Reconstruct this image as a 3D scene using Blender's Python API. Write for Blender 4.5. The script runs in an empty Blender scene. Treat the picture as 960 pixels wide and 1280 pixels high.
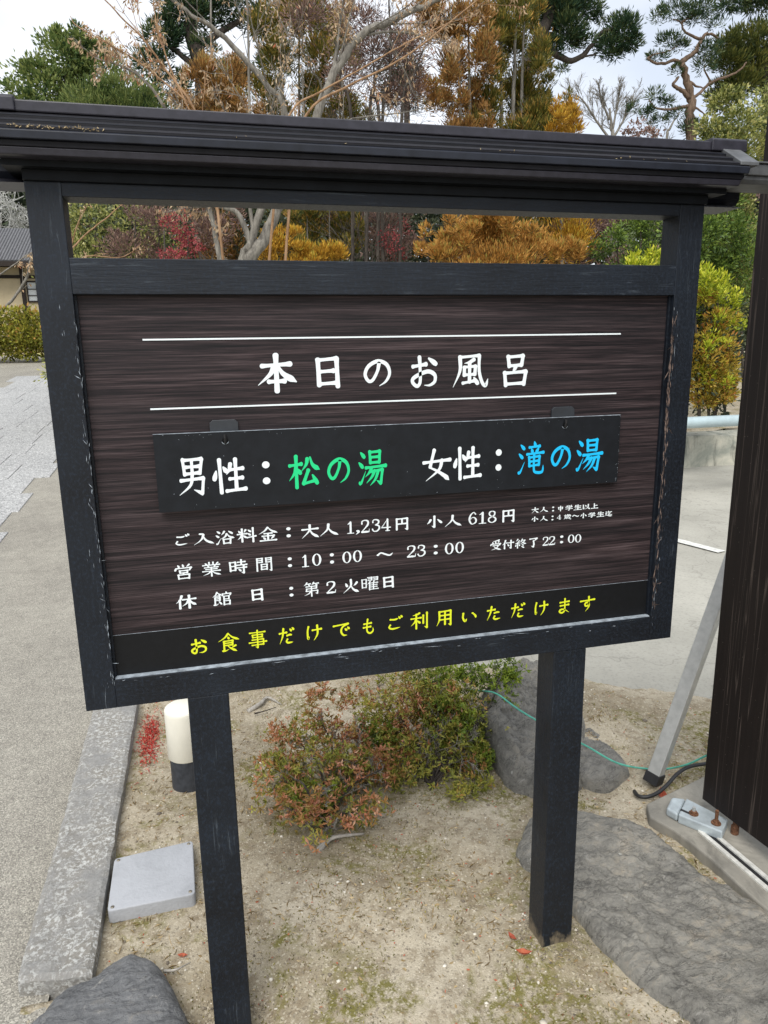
import bpy, math, random
import numpy as np
from mathutils import Vector, Matrix
random.seed(7); RNG = np.random.default_rng(11)
S = bpy.context.scene
COL = S.collection

# ------------------------------------------------------------------ camera
CAM = np.array([0.2611, -1.4121, 1.55]); YAW, PITCH, ROLL, FPX = -0.2456, 0.2269, -0.0154, 901.07
def cam_axes():
    cy, sy = math.cos(YAW), math.sin(YAW); cp, sp = math.cos(PITCH), math.sin(PITCH)
    fwd = np.array([-sy*cp, cy*cp, -sp]); right = np.array([cy, sy, 0.]); up = np.cross(right, fwd)
    return math.cos(ROLL)*right+math.sin(ROLL)*up, -math.sin(ROLL)*right+math.cos(ROLL)*up, fwd
CR, CU, CF = cam_axes()
cd = bpy.data.cameras.new('camera'); cam = bpy.data.objects.new('camera', cd); COL.objects.link(cam)
cd.sensor_fit = 'HORIZONTAL'; cd.sensor_width = 36; cd.lens = FPX/960*36; cd.clip_start = 0.05; cd.clip_end = 2000
cam.matrix_world = Matrix(((CR[0], CU[0], -CF[0], CAM[0]), (CR[1], CU[1], -CF[1], CAM[1]), (CR[2], CU[2], -CF[2], CAM[2]), (0, 0, 0, 1)))
S.camera = cam
def ray(u, v): return CF+CR*(u-480)/FPX-CU*(v-640)/FPX
def at(u, v, Y):                      # the place in the world seen at a photo pixel, at distance Y behind the board
    d = ray(u, v); return CAM+d*(Y-CAM[1])/d[1]
def on_ground(u, v, z=0.0):
    d = ray(u, v); return CAM+d*(z-CAM[2])/d[2]
def px(P): return float((np.asarray(P)-CAM)@CF)/FPX      # metres covered by one photo pixel at P

# ------------------------------------------------------------------ sky and sun (bright overcast)
SUN_EL, SUN_ROT = math.radians(52), math.radians(205)
w = bpy.data.worlds.new('World'); S.world = w; w.use_nodes = True
nt = w.node_tree; nt.nodes.clear()
out = nt.nodes.new('ShaderNodeOutputWorld'); mixs = nt.nodes.new('ShaderNodeMixShader')
sky = nt.nodes.new('ShaderNodeTexSky'); sky.sky_type = 'NISHITA'; sky.sun_disc = False
sky.sun_elevation = SUN_EL; sky.sun_rotation = SUN_ROT
bg1 = nt.nodes.new('ShaderNodeBackground'); bg1.inputs[1].default_value = 0.13
bg2 = nt.nodes.new('ShaderNodeBackground'); bg2.inputs[1].default_value = 1.0
tc = nt.nodes.new('ShaderNodeTexCoord'); mp = nt.nodes.new('ShaderNodeMapping'); mp.inputs['Scale'].default_value = (1, 1, 2.2)
nz = nt.nodes.new('ShaderNodeTexNoise'); nz.inputs['Scale'].default_value = 2.3; nz.inputs['Detail'].default_value = 5; nz.inputs['Roughness'].default_value = .5
cr = nt.nodes.new('ShaderNodeValToRGB'); cr.color_ramp.elements[0].position = .36; cr.color_ramp.elements[0].color = (.50, .54, .605, 1)
cr.color_ramp.elements[1].position = .62; cr.color_ramp.elements[1].color = (.74, .75, .77, 1)
L = nt.links
L.new(tc.outputs['Generated'], mp.inputs[0]); L.new(mp.outputs[0], nz.inputs['Vector']); L.new(nz.outputs[0], cr.inputs[0])
L.new(cr.outputs[0], bg2.inputs[0]); L.new(sky.outputs[0], bg1.inputs[0]); mixs.inputs[0].default_value = .86
L.new(bg1.outputs[0], mixs.inputs[1]); L.new(bg2.outputs[0], mixs.inputs[2]); L.new(mixs.outputs[0], out.inputs[0])
sd = bpy.data.lights.new('sun', 'SUN'); sun = bpy.data.objects.new('sun', sd); COL.objects.link(sun)
sd.energy = 2.0; sd.angle = math.radians(38); sd.color = (1, .97, .92)
# lamp shines from the same direction as the sky's sun
sun.rotation_euler = (math.pi/2-SUN_EL, 0, math.pi-SUN_ROT)
S.view_settings.view_transform = 'Standard'; S.view_settings.look = 'None'; S.view_settings.exposure = 0.72; S.view_settings.gamma = 1

# ------------------------------------------------------------------ materials
def new_mat(name):
    m = bpy.data.materials.new(name); m.use_nodes = True
    return m, m.node_tree, m.node_tree.nodes['Principled BSDF']
def coords(nt, scale=(1, 1, 1), src='Object'):
    tc = nt.nodes.new('ShaderNodeTexCoord'); mp = nt.nodes.new('ShaderNodeMapping'); mp.inputs['Scale'].default_value = scale
    nt.links.new(tc.outputs[src], mp.inputs[0]); return mp.outputs[0]
def noise(nt, vec, scale, detail=4, rough=.55, dist=0):
    n = nt.nodes.new('ShaderNodeTexNoise'); n.inputs['Scale'].default_value = scale; n.inputs['Detail'].default_value = detail
    n.inputs['Roughness'].default_value = rough; n.inputs['Distortion'].default_value = dist
    nt.links.new(vec, n.inputs['Vector']); return n.outputs[0]
def voro(nt, vec, scale, feature='F1', out='Distance'):
    n = nt.nodes.new('ShaderNodeTexVoronoi'); n.feature = feature; n.inputs['Scale'].default_value = scale
    nt.links.new(vec, n.inputs['Vector']); return n.outputs[out]
def ramp(nt, fac, stops):
    r = nt.nodes.new('ShaderNodeValToRGB'); e = r.color_ramp.elements
    while len(e) < len(stops): e.new(.5)
    for el, (p, c) in zip(e, stops):
        el.position = p; el.color = (c, c, c, 1) if isinstance(c, (int, float)) else (*c, 1)
    nt.links.new(fac, r.inputs[0]); return r.outputs[0]
def mix(nt, fac, a, b, mode='MIX'):
    m = nt.nodes.new('ShaderNodeMix'); m.data_type = 'RGBA'; m.blend_type = mode
    for k, s in ((0, fac), (6, a), (7, b)):
        if isinstance(s, (int, float)): m.inputs[k].default_value = s if k == 0 else (s, s, s, 1)
        elif isinstance(s, tuple): m.inputs[k].default_value = (*s, 1)
        else: nt.links.new(s, m.inputs[k])
    return m.outputs[2]
def bump(nt, bsdf, h, strength=.3, dist=.01):
    b = nt.nodes.new('ShaderNodeBump'); b.inputs['Strength'].default_value = strength; b.inputs['Distance'].default_value = dist
    nt.links.new(h, b.inputs['Height']); nt.links.new(b.outputs[0], bsdf.inputs['Normal'])
def setc(nt, bsdf, c, rough=.6, spec=.5, metal=0):
    if isinstance(c, tuple): bsdf.inputs['Base Color'].default_value = (*c, 1)
    else: nt.links.new(c, bsdf.inputs['Base Color'])
    if isinstance(rough, (int, float)): bsdf.inputs['Roughness'].default_value = rough
    else: nt.links.new(rough, bsdf.inputs['Roughness'])
    bsdf.inputs['Specular IOR Level'].default_value = spec; bsdf.inputs['Metallic'].default_value = metal
def plain(name, c, rough=.5, spec=.5, metal=0, var=.25, sc=30, bs=.1):
    m, nt, b = new_mat(name); v = coords(nt); n = noise(nt, v, sc, 5)
    lo = tuple(x*(1-var) for x in c); hi = tuple(min(1, x*(1+var)) for x in c)
    setc(nt, b, ramp(nt, n, [(.3, lo), (.7, hi)]), rough, spec, metal)
    if bs: bump(nt, b, n, bs, .003)
    return m
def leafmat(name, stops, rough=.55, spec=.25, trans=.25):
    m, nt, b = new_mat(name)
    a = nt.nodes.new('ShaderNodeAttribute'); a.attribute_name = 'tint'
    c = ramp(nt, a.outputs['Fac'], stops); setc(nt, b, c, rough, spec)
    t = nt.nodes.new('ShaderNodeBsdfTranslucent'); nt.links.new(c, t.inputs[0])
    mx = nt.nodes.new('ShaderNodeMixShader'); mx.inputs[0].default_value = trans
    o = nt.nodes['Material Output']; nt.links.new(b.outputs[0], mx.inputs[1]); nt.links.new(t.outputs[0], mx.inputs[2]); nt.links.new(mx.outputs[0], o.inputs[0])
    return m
def m_paint(name, along):             # thin blue-black paint on timber, worn along the grain
    m, nt, b = new_mat(name)
    s = {'x': (1, 14, 14), 'z': (14, 14, 1)}[along]
    v = coords(nt, s); fine = noise(nt, v, 14, 6, .65)
    v2 = coords(nt); mott = noise(nt, v2, 160, 3, .6); big = noise(nt, v2, 5, 4, .6)
    scr = noise(nt, coords(nt, {'x': (2, 30, 30), 'z': (30, 30, 2)}[along]), 5, 6, .7, .6)
    base = mix(nt, ramp(nt, big, [(.35, 0.), (.7, 1.)]), (.0040, .0056, .0090), (.0090, .0136, .0215))
    base = mix(nt, ramp(nt, mott, [(.50, 0.), (.74, .45)]), base, (.020, .033, .056))
    worn = ramp(nt, scr, [(.58, 0.), (.72, .55)])
    base = mix(nt, mix(nt, 1., worn, ramp(nt, big, [(.48, 0.), (.62, 1.)]), 'MULTIPLY'), base, (.12, .145, .17))
    if name.endswith('footed'):          # splashed soil clinging to the foot of the post
        sx_ = nt.nodes.new('ShaderNodeSeparateXYZ'); nt.links.new(coords(nt), sx_.inputs[0]); mth = nt.nodes.new('ShaderNodeMath'); mth.operation = 'MULTIPLY_ADD'
        nt.links.new(noise(nt, coords(nt, (1, 1, .5)), 22, 5, .7), mth.inputs[0]); mth.inputs[1].default_value = .22; nt.links.new(sx_.outputs[2], mth.inputs[2])
        base = mix(nt, ramp(nt, mth.outputs[0], [(.13, .92), (.155, .6), (.18, 0.)]), base, (.21, .17, .115))
    setc(nt, b, base, ramp(nt, mott, [(.3, .42), (.8, .65)]), .36); bump(nt, b, fine, .45, .002); return m
def m_laminate():
    m, nt, b = new_mat('dark_wood_laminate')
    v = coords(nt, (.75, 1, 44)); a = noise(nt, v, 3.0, 8, .72, .35); c = noise(nt, coords(nt, (4, 1, 300)), 2.0, 3, .7, .1)
    big = noise(nt, coords(nt, (.8, 1, 9)), 2.2, 3, .5)
    k = mix(nt, .40, a, c)
    col = ramp(nt, k, [(.41, (.0035, .003, .004)), (.475, (.015, .0100, .0115)), (.54, (.043, .0285, .030)), (.62, (.090, .066, .069))])
    col = mix(nt, ramp(nt, big, [(.35, .35), (.65, 0.)]), col, (.018, .016, .018))
    setc(nt, b, col, .55, .28); bump(nt, b, k, .4, .001); return m
def m_gate():
    m, nt, b = new_mat('dark_brown_gate_film')
    v = coords(nt, (1, 16, .55)); g = noise(nt, v, 6, 5, .6, .35); f = noise(nt, coords(nt, (1, 60, 1.6)), 9, 4, .6)
    lines = ramp(nt, noise(nt, coords(nt, (1, 8, .16)), 3.6, 3, .5, .3), [(.488, 0.), (.5, .55), (.512, 0.)])
    dirt = ramp(nt, noise(nt, coords(nt, (1, 1, 1)), 4, 4), [(.35, .25), (.62, 1.)])
    dots = ramp(nt, voro(nt, coords(nt), 55), [(.04, .6), (.08, 0.)])
    col = ramp(nt, mix(nt, .4, g, f), [(.3, (.0065, .0046, .0041)), (.7, (.014, .0096, .0084))])
    col = mix(nt, mix(nt, 1., lines, dirt, 'MULTIPLY'), col, (.15, .12, .10)); col = mix(nt, mix(nt, 1., dots, dirt, 'MULTIPLY'), col, (.2, .17, .14))
    setc(nt, b, col, .55, .22); bump(nt, b, f, .15, .002); return m
def m_soil():
    m, nt, b = new_mat('sandy_soil'); v = coords(nt)
    big = noise(nt, v, 2.2, 4, .55, .3); mid = noise(nt, v, 17, 6, .7); fine = noise(nt, v, 230, 3, .7)
    c = mix(nt, ramp(nt, big, [(.40, 0.), (.60, 1.)]), (.34, .29, .205), (.50, .44, .335))
    c = mix(nt, ramp(nt, mid, [(.47, .0), (.63, .75)]), c, (.23, .18, .115))
    moss = mix(nt, 1., ramp(nt, noise(nt, v, 3.1, 5, .65, .8), [(.50, 0.), (.60, 1.)]), ramp(nt, noise(nt, v, 40, 4, .7), [(.42, 0.), (.56, .9)]), 'MULTIPLY')
    c = mix(nt, moss, c, (.165, .15, .035))
    grit = voro(nt, v, 210, 'F1', 'Color'); sep = nt.nodes.new('ShaderNodeSeparateColor'); nt.links.new(grit, sep.inputs[0])
    c = mix(nt, ramp(nt, sep.outputs[0], [(.86, 0.), (.92, .55)]), c, (.60, .54, .42))
    c = mix(nt, ramp(nt, sep.outputs[1], [(.88, 0.), (.94, .5)]), c, (.14, .12, .09))
    setc(nt, b, c, .95, .15); bump(nt, b, mix(nt, .5, mid, fine), .9, .012); return m
def m_road(name, lo, hi, gs=330):
    m, nt, b = new_mat(name); v = coords(nt)
    n1 = noise(nt, v, .9, 5, .6); n2 = noise(nt, v, 12, 4, .6)
    c = mix(nt, ramp(nt, mix(nt, .4, n1, n2), [(.38, 0.), (.62, 1.)]), lo, hi)
    g = voro(nt, v, gs, 'F1', 'Color'); sep = nt.nodes.new('ShaderNodeSeparateColor'); nt.links.new(g, sep.inputs[0])
    c = mix(nt, ramp(nt, sep.outputs[0], [(.55, 0.), (.75, .5)]), c, tuple(min(.8, x*1.75) for x in hi))
    c = mix(nt, ramp(nt, sep.outputs[1], [(.60, 0.), (.8, .6)]), c, tuple(x*.42 for x in lo))
    setc(nt, b, c, .9, .25); bump(nt, b, mix(nt, .5, sep.outputs[2], noise(nt, v, 90, 3)), .6, .004); return m
def m_carpark():
    m, nt, b = new_mat('pale_asphalt'); v = coords(nt)
    n1 = noise(nt, v, .7, 6, .65); n2 = noise(nt, v, 60, 4, .7)
    c = mix(nt, ramp(nt, n1, [(.35, 0.), (.65, 1.)]), (.30, .29, .25), (.44, .425, .37)); c = mix(nt, ramp(nt, n2, [(.5, 0.), (.75, .6)]), c, (.20, .195, .175))
    wv = nt.nodes.new('ShaderNodeTexVoronoi'); wv.feature = 'DISTANCE_TO_EDGE'; wv.inputs['Scale'].default_value = .8
    dv = nt.nodes.new('ShaderNodeVectorMath'); dv.operation = 'ADD'; nn = nt.nodes.new('ShaderNodeTexNoise'); nn.inputs['Scale'].default_value = 3; nn.inputs['Detail'].default_value = 5
    nt.links.new(v, nn.inputs[0]); nt.links.new(v, dv.inputs[0]); nt.links.new(nn.outputs[1], dv.inputs[1]); nt.links.new(dv.outputs[0], wv.inputs[0])
    c = mix(nt, ramp(nt, wv.outputs[0], [(.003, .28), (.009, 0.)]), c, (.12, .115, .10))
    setc(nt, b, c, .9, .2); bump(nt, b, n2, .4, .004); return m
def m_rock(name, lo, hi, warm, vein=.5):
    m, nt, b = new_mat(name); v = coords(nt)
    n = noise(nt, v, 4.5, 10, .72, .4); s = noise(nt, coords(nt, (2.2, 5, 4)), 7, 9, .75, .7); f = noise(nt, v, 130, 4, .75)
    c = ramp(nt, mix(nt, .5, n, s), [(.34, lo), (.52, hi), (.62, warm), (.72, hi)])
    c = mix(nt, ramp(nt, f, [(.55, 0.), (.8, vein)]), c, (.42, .41, .38)); c = mix(nt, ramp(nt, noise(nt, v, 9, 6, .7, 3), [(.62, 0.), (.70, .6)]), c, (.46, .44, .40))
    c = mix(nt, ramp(nt, voro(nt, v, 9), [(.04, .8), (.06, 0.)]), c, (.5, .5, .46)); c = mix(nt, ramp(nt, noise(nt, coords(nt, (1, 3.2, 2)), 4, 8, .65, 1.2), [(.485, 0.), (.50, .7), (.515, 0.)]), c, tuple(x*.5 for x in lo))
    setc(nt, b, c, .75, .35); bump(nt, b, mix(nt, .35, s, f), 1., .02); return m
def m_kerb():
    m, nt, b = new_mat('lichened_granite'); v = coords(nt)
    f = noise(nt, v, 120, 5, .7); n = noise(nt, v, 9, 6, .7); w_ = noise(nt, v, 75, 8, .8, .3)
    c = mix(nt, f, (.19, .19, .185), (.36, .35, .33)); c = mix(nt, ramp(nt, n, [(.4, 0.), (.6, .5)]), c, (.24, .215, .17))
    lich = mix(nt, 1., ramp(nt, w_, [(.515, 0.), (.545, 1.)]), ramp(nt, noise(nt, v, 9, 5, .65), [(.42, .12), (.55, 1.)]), 'MULTIPLY')
    c = mix(nt, ramp(nt, lich, [(0., 0.), (1., .72)]), c, (.62, .625, .60)); setc(nt, b, c, .9, .2); bump(nt, b, mix(nt, .5, w_, f), .9, .01); return m
def m_concrete(name, a, bcol, stain=.5):
    m, nt, b = new_mat(name); v = coords(nt); n = noise(nt, v, 3, 7, .65, .5); f = noise(nt, v, 120, 3)
    c = mix(nt, ramp(nt, n, [(.38, 0.), (.62, 1.)]), a, bcol)
    st = ramp(nt, noise(nt, coords(nt, (3, 3, .7)), 2.5, 5, .7, 1), [(.5, 0.), (.7, stain)]); c = mix(nt, st, c, tuple(x*.35 for x in a))
    setc(nt, b, c, .9, .2); bump(nt, b, mix(nt, .5, n, f), .5, .006); return m
def m_bark(name, lo, hi, sc=1):
    m, nt, b = new_mat(name); n = noise(nt, coords(nt, (9*sc, 9*sc, 2*sc)), 3, 6, .7, .4)
    setc(nt, b, ramp(nt, n, [(.35, lo), (.65, hi)]), .9, .15); bump(nt, b, n, .6, .02); return m
MAT = dict(
    paint_x=m_paint('worn_black_paint_across', 'x'), paint_z=m_paint('worn_black_paint_upright', 'z'), paint_p=m_paint('worn_black_paint_footed', 'z'), laminate=m_laminate(), gate=m_gate(),
    roof=plain('dark_brown_metal', (.026, .025, .034), .42, .4, .0, .25, 60, .1),
    roofdark=plain('dark_shingle_metal', (.009, .009, .012), .55, .22, 0, .35, 40, .1),
    eave=plain('blue_black_metal', (.012, .0145, .023), .42, .38,
        0, .35, 30, .1),
    under=plain('black_paint_with_shade', (.006, .0075, .010), .6, .2, 0, .35, 30, .1),  # shade beneath the eave put into the colour of soffit and beam
    greymetal=plain('weathered_grey_metal', (.125, .13, .135), .5, .5, .3, .3, 40, .1),
    dust=plain('pale_roof_dust', (.22, .22, .21), .9, .2, 0, .5, 90, .3),
    film=plain('black_film', (.005, .0056, .0068), .5, .28, 0, .2, 90, .05),
    plaque=plain('black_acrylic', (.0085, .0102, .0132), .5, .26, 0, .25, 35, .05),
    hook=plain('hook_metal', (.026, .030, .036), .42, .5, 0, .2, 40, .05), flake=plain('flaked_brown_edge', (.16, .115, .095), .8, .2, 0, .6, 160, .1),
    edge=plain('worn_and_highlit_edge', (.30, .34, .38), .6, .3, 0, .5, 60, .1),  # pale wear marks, and the sill's highlight held in the colour
    white=plain('white_lettering', (.80, .86, .88), .5, .3, 0, .03, 30, 0), green=plain('green_lettering', (.018, .64, .24), .5, .3, 0, .03, 30, 0),
    blue=plain('blue_lettering', (.012, .50, .88), .5, .3, 0, .03, 30, 0), yellow=plain('yellow_lettering', (.72, .78, .025), .5, .3, 0, .03, 30, 0),
    soil=m_soil(), road=m_road('fine_aggregate_paving', (.215, .20, .172), (.345, .325, .275)), carpark=m_carpark(), kerb=m_kerb(),
    line=plain('worn_white_line', (.62, .62, .58), .8, .2, 0, .25, 25, .1),
    slab=m_road('speckled_granite', (.30, .30, .295), (.41, .41, .40), 90), joint=plain('sand_joint', (.26, .24, .19), .95, .1),
    rock=m_rock('dark_layered_rock', (.12, .115, .104), (.28, .268, .235), (.39, .345, .275)), rock2=m_rock('grey_garden_rock', (.09, .088, .082), (.24, .23, .205), (.31, .28, .23)),
    rock3=m_rock('slate_rock', (.09, .093, .097), (.20, .203, .205), (.29, .27, .235), .35),
    concrete=m_concrete('rough_concrete', (.20, .19, .165), (.31, .29, .245), .45), wallc=m_concrete('stained_concrete', (.26, .27, .23), (.48, .46, .38), .8),
    alu=plain('brushed_aluminium', (.46, .46, .44), .42, .5, .55, .12, 40, .05), rubber=plain('black_rubber', (.014, .014, .015), .6, .4),
    galv=plain('galvanised_steel', (.42, .47, .49), .5, .5, .35, .2, 25, .05), rust=plain('rusty_iron', (.13, .062, .034), .9, .2, 0, .6, 120, .4),
    trackm=plain('track_metal', (.66, .65, .60), .55, .4, .3, .2, 60), cover=m_concrete('weathered_grey_plastic', (.33, .34, .355), (.40, .41, .43), .22),
    screw=plain('zinc_screw', (.25, .22, .17), .45, .5, .6), diffuser=plain('milky_plastic', (.82, .79, .68), .45, .4, 0, .03, 20, .02),
    bbase=plain('dark_steel_base', (.045, .05, .06), .5, .4, .2, .3, 40), pipe=plain('pale_blue_paint', (.42, .52, .54), .4, .5, 0, .1, 12, .03),
    gwire=plain('green_wire_coat', (.10, .42, .32), .5, .4), cable=plain('black_cable_coat', (.012, .012, .013), .5, .5),
    plaster=plain('beige_plaster', (.56, .47, .31), .9, .2, 0, .08, 4), tile=plain('dark_roof_tile', (.12, .12, .125), .7, .3, 0, .3, 12, .2),
    timber=plain('dark_timber', (.035, .028, .024), .8, .2), paper=plain('pale_window_pane', (.55, .58, .58), .3, .5, 0, .05, 5, 0),
    b_grey=m_bark('grey_bark', (.10, .092, .08), (.30, .28, .24)), b_red=m_bark('red_pine_bark', (.08, .055, .04), (.22, .155, .11)), b_dark=m_bark('dark_bark', (.035, .03, .027), (.10, .085, .07)),
    b_tan=m_bark('orange_brown_twig_bark', (.20, .115, .06), (.42, .27, .16)), b_pale=m_bark('pale_twig_bark', (.25, .23, .2), (.5, .47, .42)), b_lich=m_bark('lichened_twig', (.28, .28, .26), (.62, .62, .58)),
)
LM = dict(
    cypress=leafmat('cypress_green', [(0, (.04, .075, .03)), (.4, (.12, .18, .05)), (1, (.34, .38, .12))]),
    pine=leafmat('pine_green', [(0, (.02, .045, .028)), (.5, (.05, .10, .045)), (1, (.20, .23, .08))]),
    pineol=leafmat('olive_pine', [(0, (.035, .055, .018)), (.5, (.10, .125, .03)), (1, (.24, .23, .05))]),
    rust=leafmat('rusty_cedar', [(0, (.11, .085, .04)), (.35, (.34, .18, .06)), (.7, (.56, .30, .09)), (1, (.32, .30, .10))]),
    cedar=leafmat('green_gold_cedar', [(0, (.05, .07, .02)), (.4, (.16, .17, .035)), (.75, (.38, .29, .06)), (1, (.56, .32, .08))]),
    gold=leafmat('golden_cedar', [(0, (.20, .11, .02)), (.4, (.52, .28, .035)), (.8, (.78, .48, .06)), (1, (.55, .48, .08))]),
    orange=leafmat('orange_cedar', [(0, (.15, .10, .03)), (.3, (.47, .24, .055)), (.7, (.77, .42, .11)), (1, (.46, .42, .10))]),
    dry=leafmat('dry_tan_leaf', [(0, (.32, .20, .11)), (.5, (.58, .41, .25)), (.93, (.74, .60, .40)), (1, (.52, .16, .08))], trans=.4),
    camel=leafmat('camellia_green', [(0, (.05, .075, .02)), (.45, (.19, .22, .06)), (.8, (.44, .44, .13)), (1, (.62, .57, .25))], .4, .4),
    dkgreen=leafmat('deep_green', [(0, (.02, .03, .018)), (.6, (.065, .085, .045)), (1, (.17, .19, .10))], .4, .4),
    shrub=leafmat('green_shrub', [(0, (.03, .06, .015)), (.5, (.11, .18, .035)), (1, (.30, .40, .07))], .45, .35),
    yg=leafmat('yellow_green_shrub', [(0, (.10, .13, .012)), (.45, (.36, .44, .025)), (.8, (.66, .66, .05)), (1, (.78, .70, .10))], .45, .35),
    yo=leafmat('yellow_orange_shrub', [(0, (.12, .10, .015)), (.4, (.42, .34, .04)), (.75, (.62, .42, .08)), (1, (.55, .18, .05))], .45, .35),
    maple=leafmat('crimson_maple', [(0, (.12, .018, .022)), (.5, (.33, .055, .065)), (1, (.50, .16, .14))]),
    purple=leafmat('purple_brown_twiglets', [(0, (.10, .07, .06)), (.6, (.26, .165, .14)), (1, (.46, .30, .22))]),
    hedge=leafmat('olive_hedge', [(0, (.08, .09, .02)), (.4, (.24, .25, .04)), (.8, (.52, .48, .08)), (1, (.50, .28, .08))]),
    azred=leafmat('azalea_red', [(0, (.13, .10, .03)), (.3, (.33, .25, .06)), (.6, (.44, .19, .08)), (.85, (.60, .25, .15)), (1, (.70, .42, .26))], .45, .4),
    azol=leafmat('azalea_olive', [(0, (.09, .10, .02)), (.4, (.25, .27, .045)), (.75, (.45, .42, .08)), (1, (.55, .29, .10))], .45, .4),
    azgr=leafmat('azalea_green', [(0, (.05, .08, .015)), (.5, (.17, .25, .03)), (1, (.42, .50, .06))], .45, .4),
    straw=leafmat('dry_straw', [(0, (.22, .15, .07)), (.6, (.44, .33, .17)), (1, (.58, .46, .27))]),
    moss=leafmat('moss', [(0, (.07, .07, .012)), (.6, (.19, .17, .025)), (1, (.32, .27, .05))]),
    redleaf=leafmat('fallen_red_leaf', [(0, (.25, .05, .03)), (.5, (.48, .12, .06)), (1, (.58, .25, .12))]),
    redmoss=leafmat('red_ground_moss', [(0, (.28, .02, .02)), (.6, (.55, .05, .04)), (1, (.62, .22, .15))]),
    pebble=leafmat('pebble', [(0, (.12, .10, .08)), (.5, (.34, .29, .21)), (1, (.68, .64, .55))], .8, .2, 0.),
)

# ------------------------------------------------------------------ scene objects
def tag(o, label=None, cat=None, group=None, kind=None):
    for k, v in (('label', label), ('category', cat), ('group', group), ('kind', kind)):
        if v: o[k] = v
    return o
def thing(name, label, cat, loc=(0, 0, 0), group=None, rz=0):
    o = bpy.data.objects.new(name, None); COL.objects.link(o); o.location = loc; o.rotation_euler = (0, 0, rz); o.empty_display_size = .1
    return tag(o, label, cat, group)
def link(name, me, mat, parent=None, kind=None, smooth=False, bevel=0, seg=2):
    if mat is not None and not me.materials: me.materials.append(mat)
    o = bpy.data.objects.new(name, me); COL.objects.link(o)
    if parent is not None:
        o.parent = parent
        p = parent; off = Vector((0, 0, 0))
        while p is not None: off += p.location; p = p.parent
        o.location = -off if parent.rotation_euler.z == 0 else (0, 0, 0)      # builders give world coordinates
    if kind: o['kind'] = kind
    if smooth: me.polygons.foreach_set('use_smooth', [True]*len(me.polygons))
    if bevel:
        b = o.modifiers.new('bevel', 'BEVEL'); b.width = bevel; b.segments = seg; b.limit_method = 'ANGLE'; b.angle_limit = math.radians(40)
    return o
class Geo:
    def __init__(s): s.v = []; s.f = []
    def box(s, x0, x1, y0, y1, z0, z1):
        n = len(s.v); s.v += [(x, y, z) for x in (x0, x1) for y in (y0, y1) for z in (z0, z1)]
        s.f += [tuple(n+i for i in q) for q in ((0, 1, 3, 2), (4, 6, 7, 5), (0, 4, 5, 1), (2, 3, 7, 6), (0, 2, 6, 4), (1, 5, 7, 3))]; return s
    def prism(s, prof, x0, x1, sh0=None, sh1=None):       # (y,z) profile swept along x; sh: end offset per point
        n = len(s.v); k = len(prof)
        s.v += [(x0+(sh0[i] if sh0 else 0), p[0], p[1]) for i, p in enumerate(prof)]+[(x1+(sh1[i] if sh1 else 0), p[0], p[1]) for i, p in enumerate(prof)]
        s.f += [tuple(n+i for i in range(k)), tuple(n+k+i for i in reversed(range(k)))]+[(n+i, n+k+i, n+k+(i+1) % k, n+(i+1) % k) for i in range(k)]; return s
    def poly(s, pts, z0, z1):                               # vertical prism over an xy outline
        n = len(s.v); k = len(pts); s.v += [(p[0], p[1], z0) for p in pts]+[(p[0], p[1], z1) for p in pts]
        s.f += [tuple(n+i for i in reversed(range(k))), tuple(n+k+i for i in range(k))]+[(n+i, n+(i+1) % k, n+k+(i+1) % k, n+k+i) for i in range(k)]; return s
    def tube(s, pts, rad, sides=6, cap=True):
        pts = [np.asarray(p, float) for p in pts]; m = len(pts)
        if not hasattr(rad, '__len__'): rad = [rad]*m
        n = len(s.v); ref = None
        for i in range(m):
            t = pts[min(i+1, m-1)]-pts[max(i-1, 0)]; t = t/(np.linalg.norm(t)+1e-9)
            if ref is None:
                a = np.array([0, 0, 1.]) if abs(t[2]) < .9 else np.array([1., 0, 0]); ref = np.cross(t, a)
            ref = ref-t*(ref@t); ref /= np.linalg.norm(ref)+1e-9; bi = np.cross(t, ref)
            for j in range(sides):
                a = 2*math.pi*j/sides; q = pts[i]+rad[i]*(math.cos(a)*ref+math.sin(a)*bi); s.v.append((q[0], q[1], q[2]))
        for i in range(m-1):
            for j in range(sides):
                a = n+i*sides+j; b = n+i*sides+(j+1) % sides; s.f.append((a, b, b+sides, a+sides))
        if cap and sides > 2: s.f += [tuple(n+j for j in reversed(range(sides))), tuple(n+(m-1)*sides+j for j in range(sides))]
        return s
    def lathe(s, prof, c, n=28):
        k = len(s.v)
        for r, z in prof:
            for j in range(n): a = 2*math.pi*j/n; s.v.append((c[0]+r*math.cos(a), c[1]+r*math.sin(a), c[2]+z))
        for i in range(len(prof)-1):
            for j in range(n): a = k+i*n+j; b = k+i*n+(j+1) % n; s.f.append((a, b, b+n, a+n))
        s.f += [tuple(k+j for j in reversed(range(n))), tuple(k+(len(prof)-1)*n+j for j in range(n))]; return s
    def build(s, name, mat, parent=None, kind=None, smooth=False, bevel=0, seg=2):
        me = bpy.data.meshes.new(name); me.from_pydata(s.v, [], s.f); me.update()
        return link(name, me, mat, parent, kind, smooth, bevel, seg)
_LAT = {}
def vnoise(x, y, seed):
    if seed not in _LAT: _LAT[seed] = np.random.default_rng(seed).random((256, 256))
    r = _LAT[seed]; xi = np.floor(x).astype(int); yi = np.floor(y).astype(int); fx = x-xi; fy = y-yi
    fx = fx*fx*(3-2*fx); fy = fy*fy*(3-2*fy); g = lambda a, b: r[a % 256, b % 256]
    return (g(xi, yi)*(1-fx)+g(xi+1, yi)*fx)*(1-fy)+(g(xi, yi+1)*(1-fx)+g(xi+1, yi+1)*fx)*fy
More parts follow.
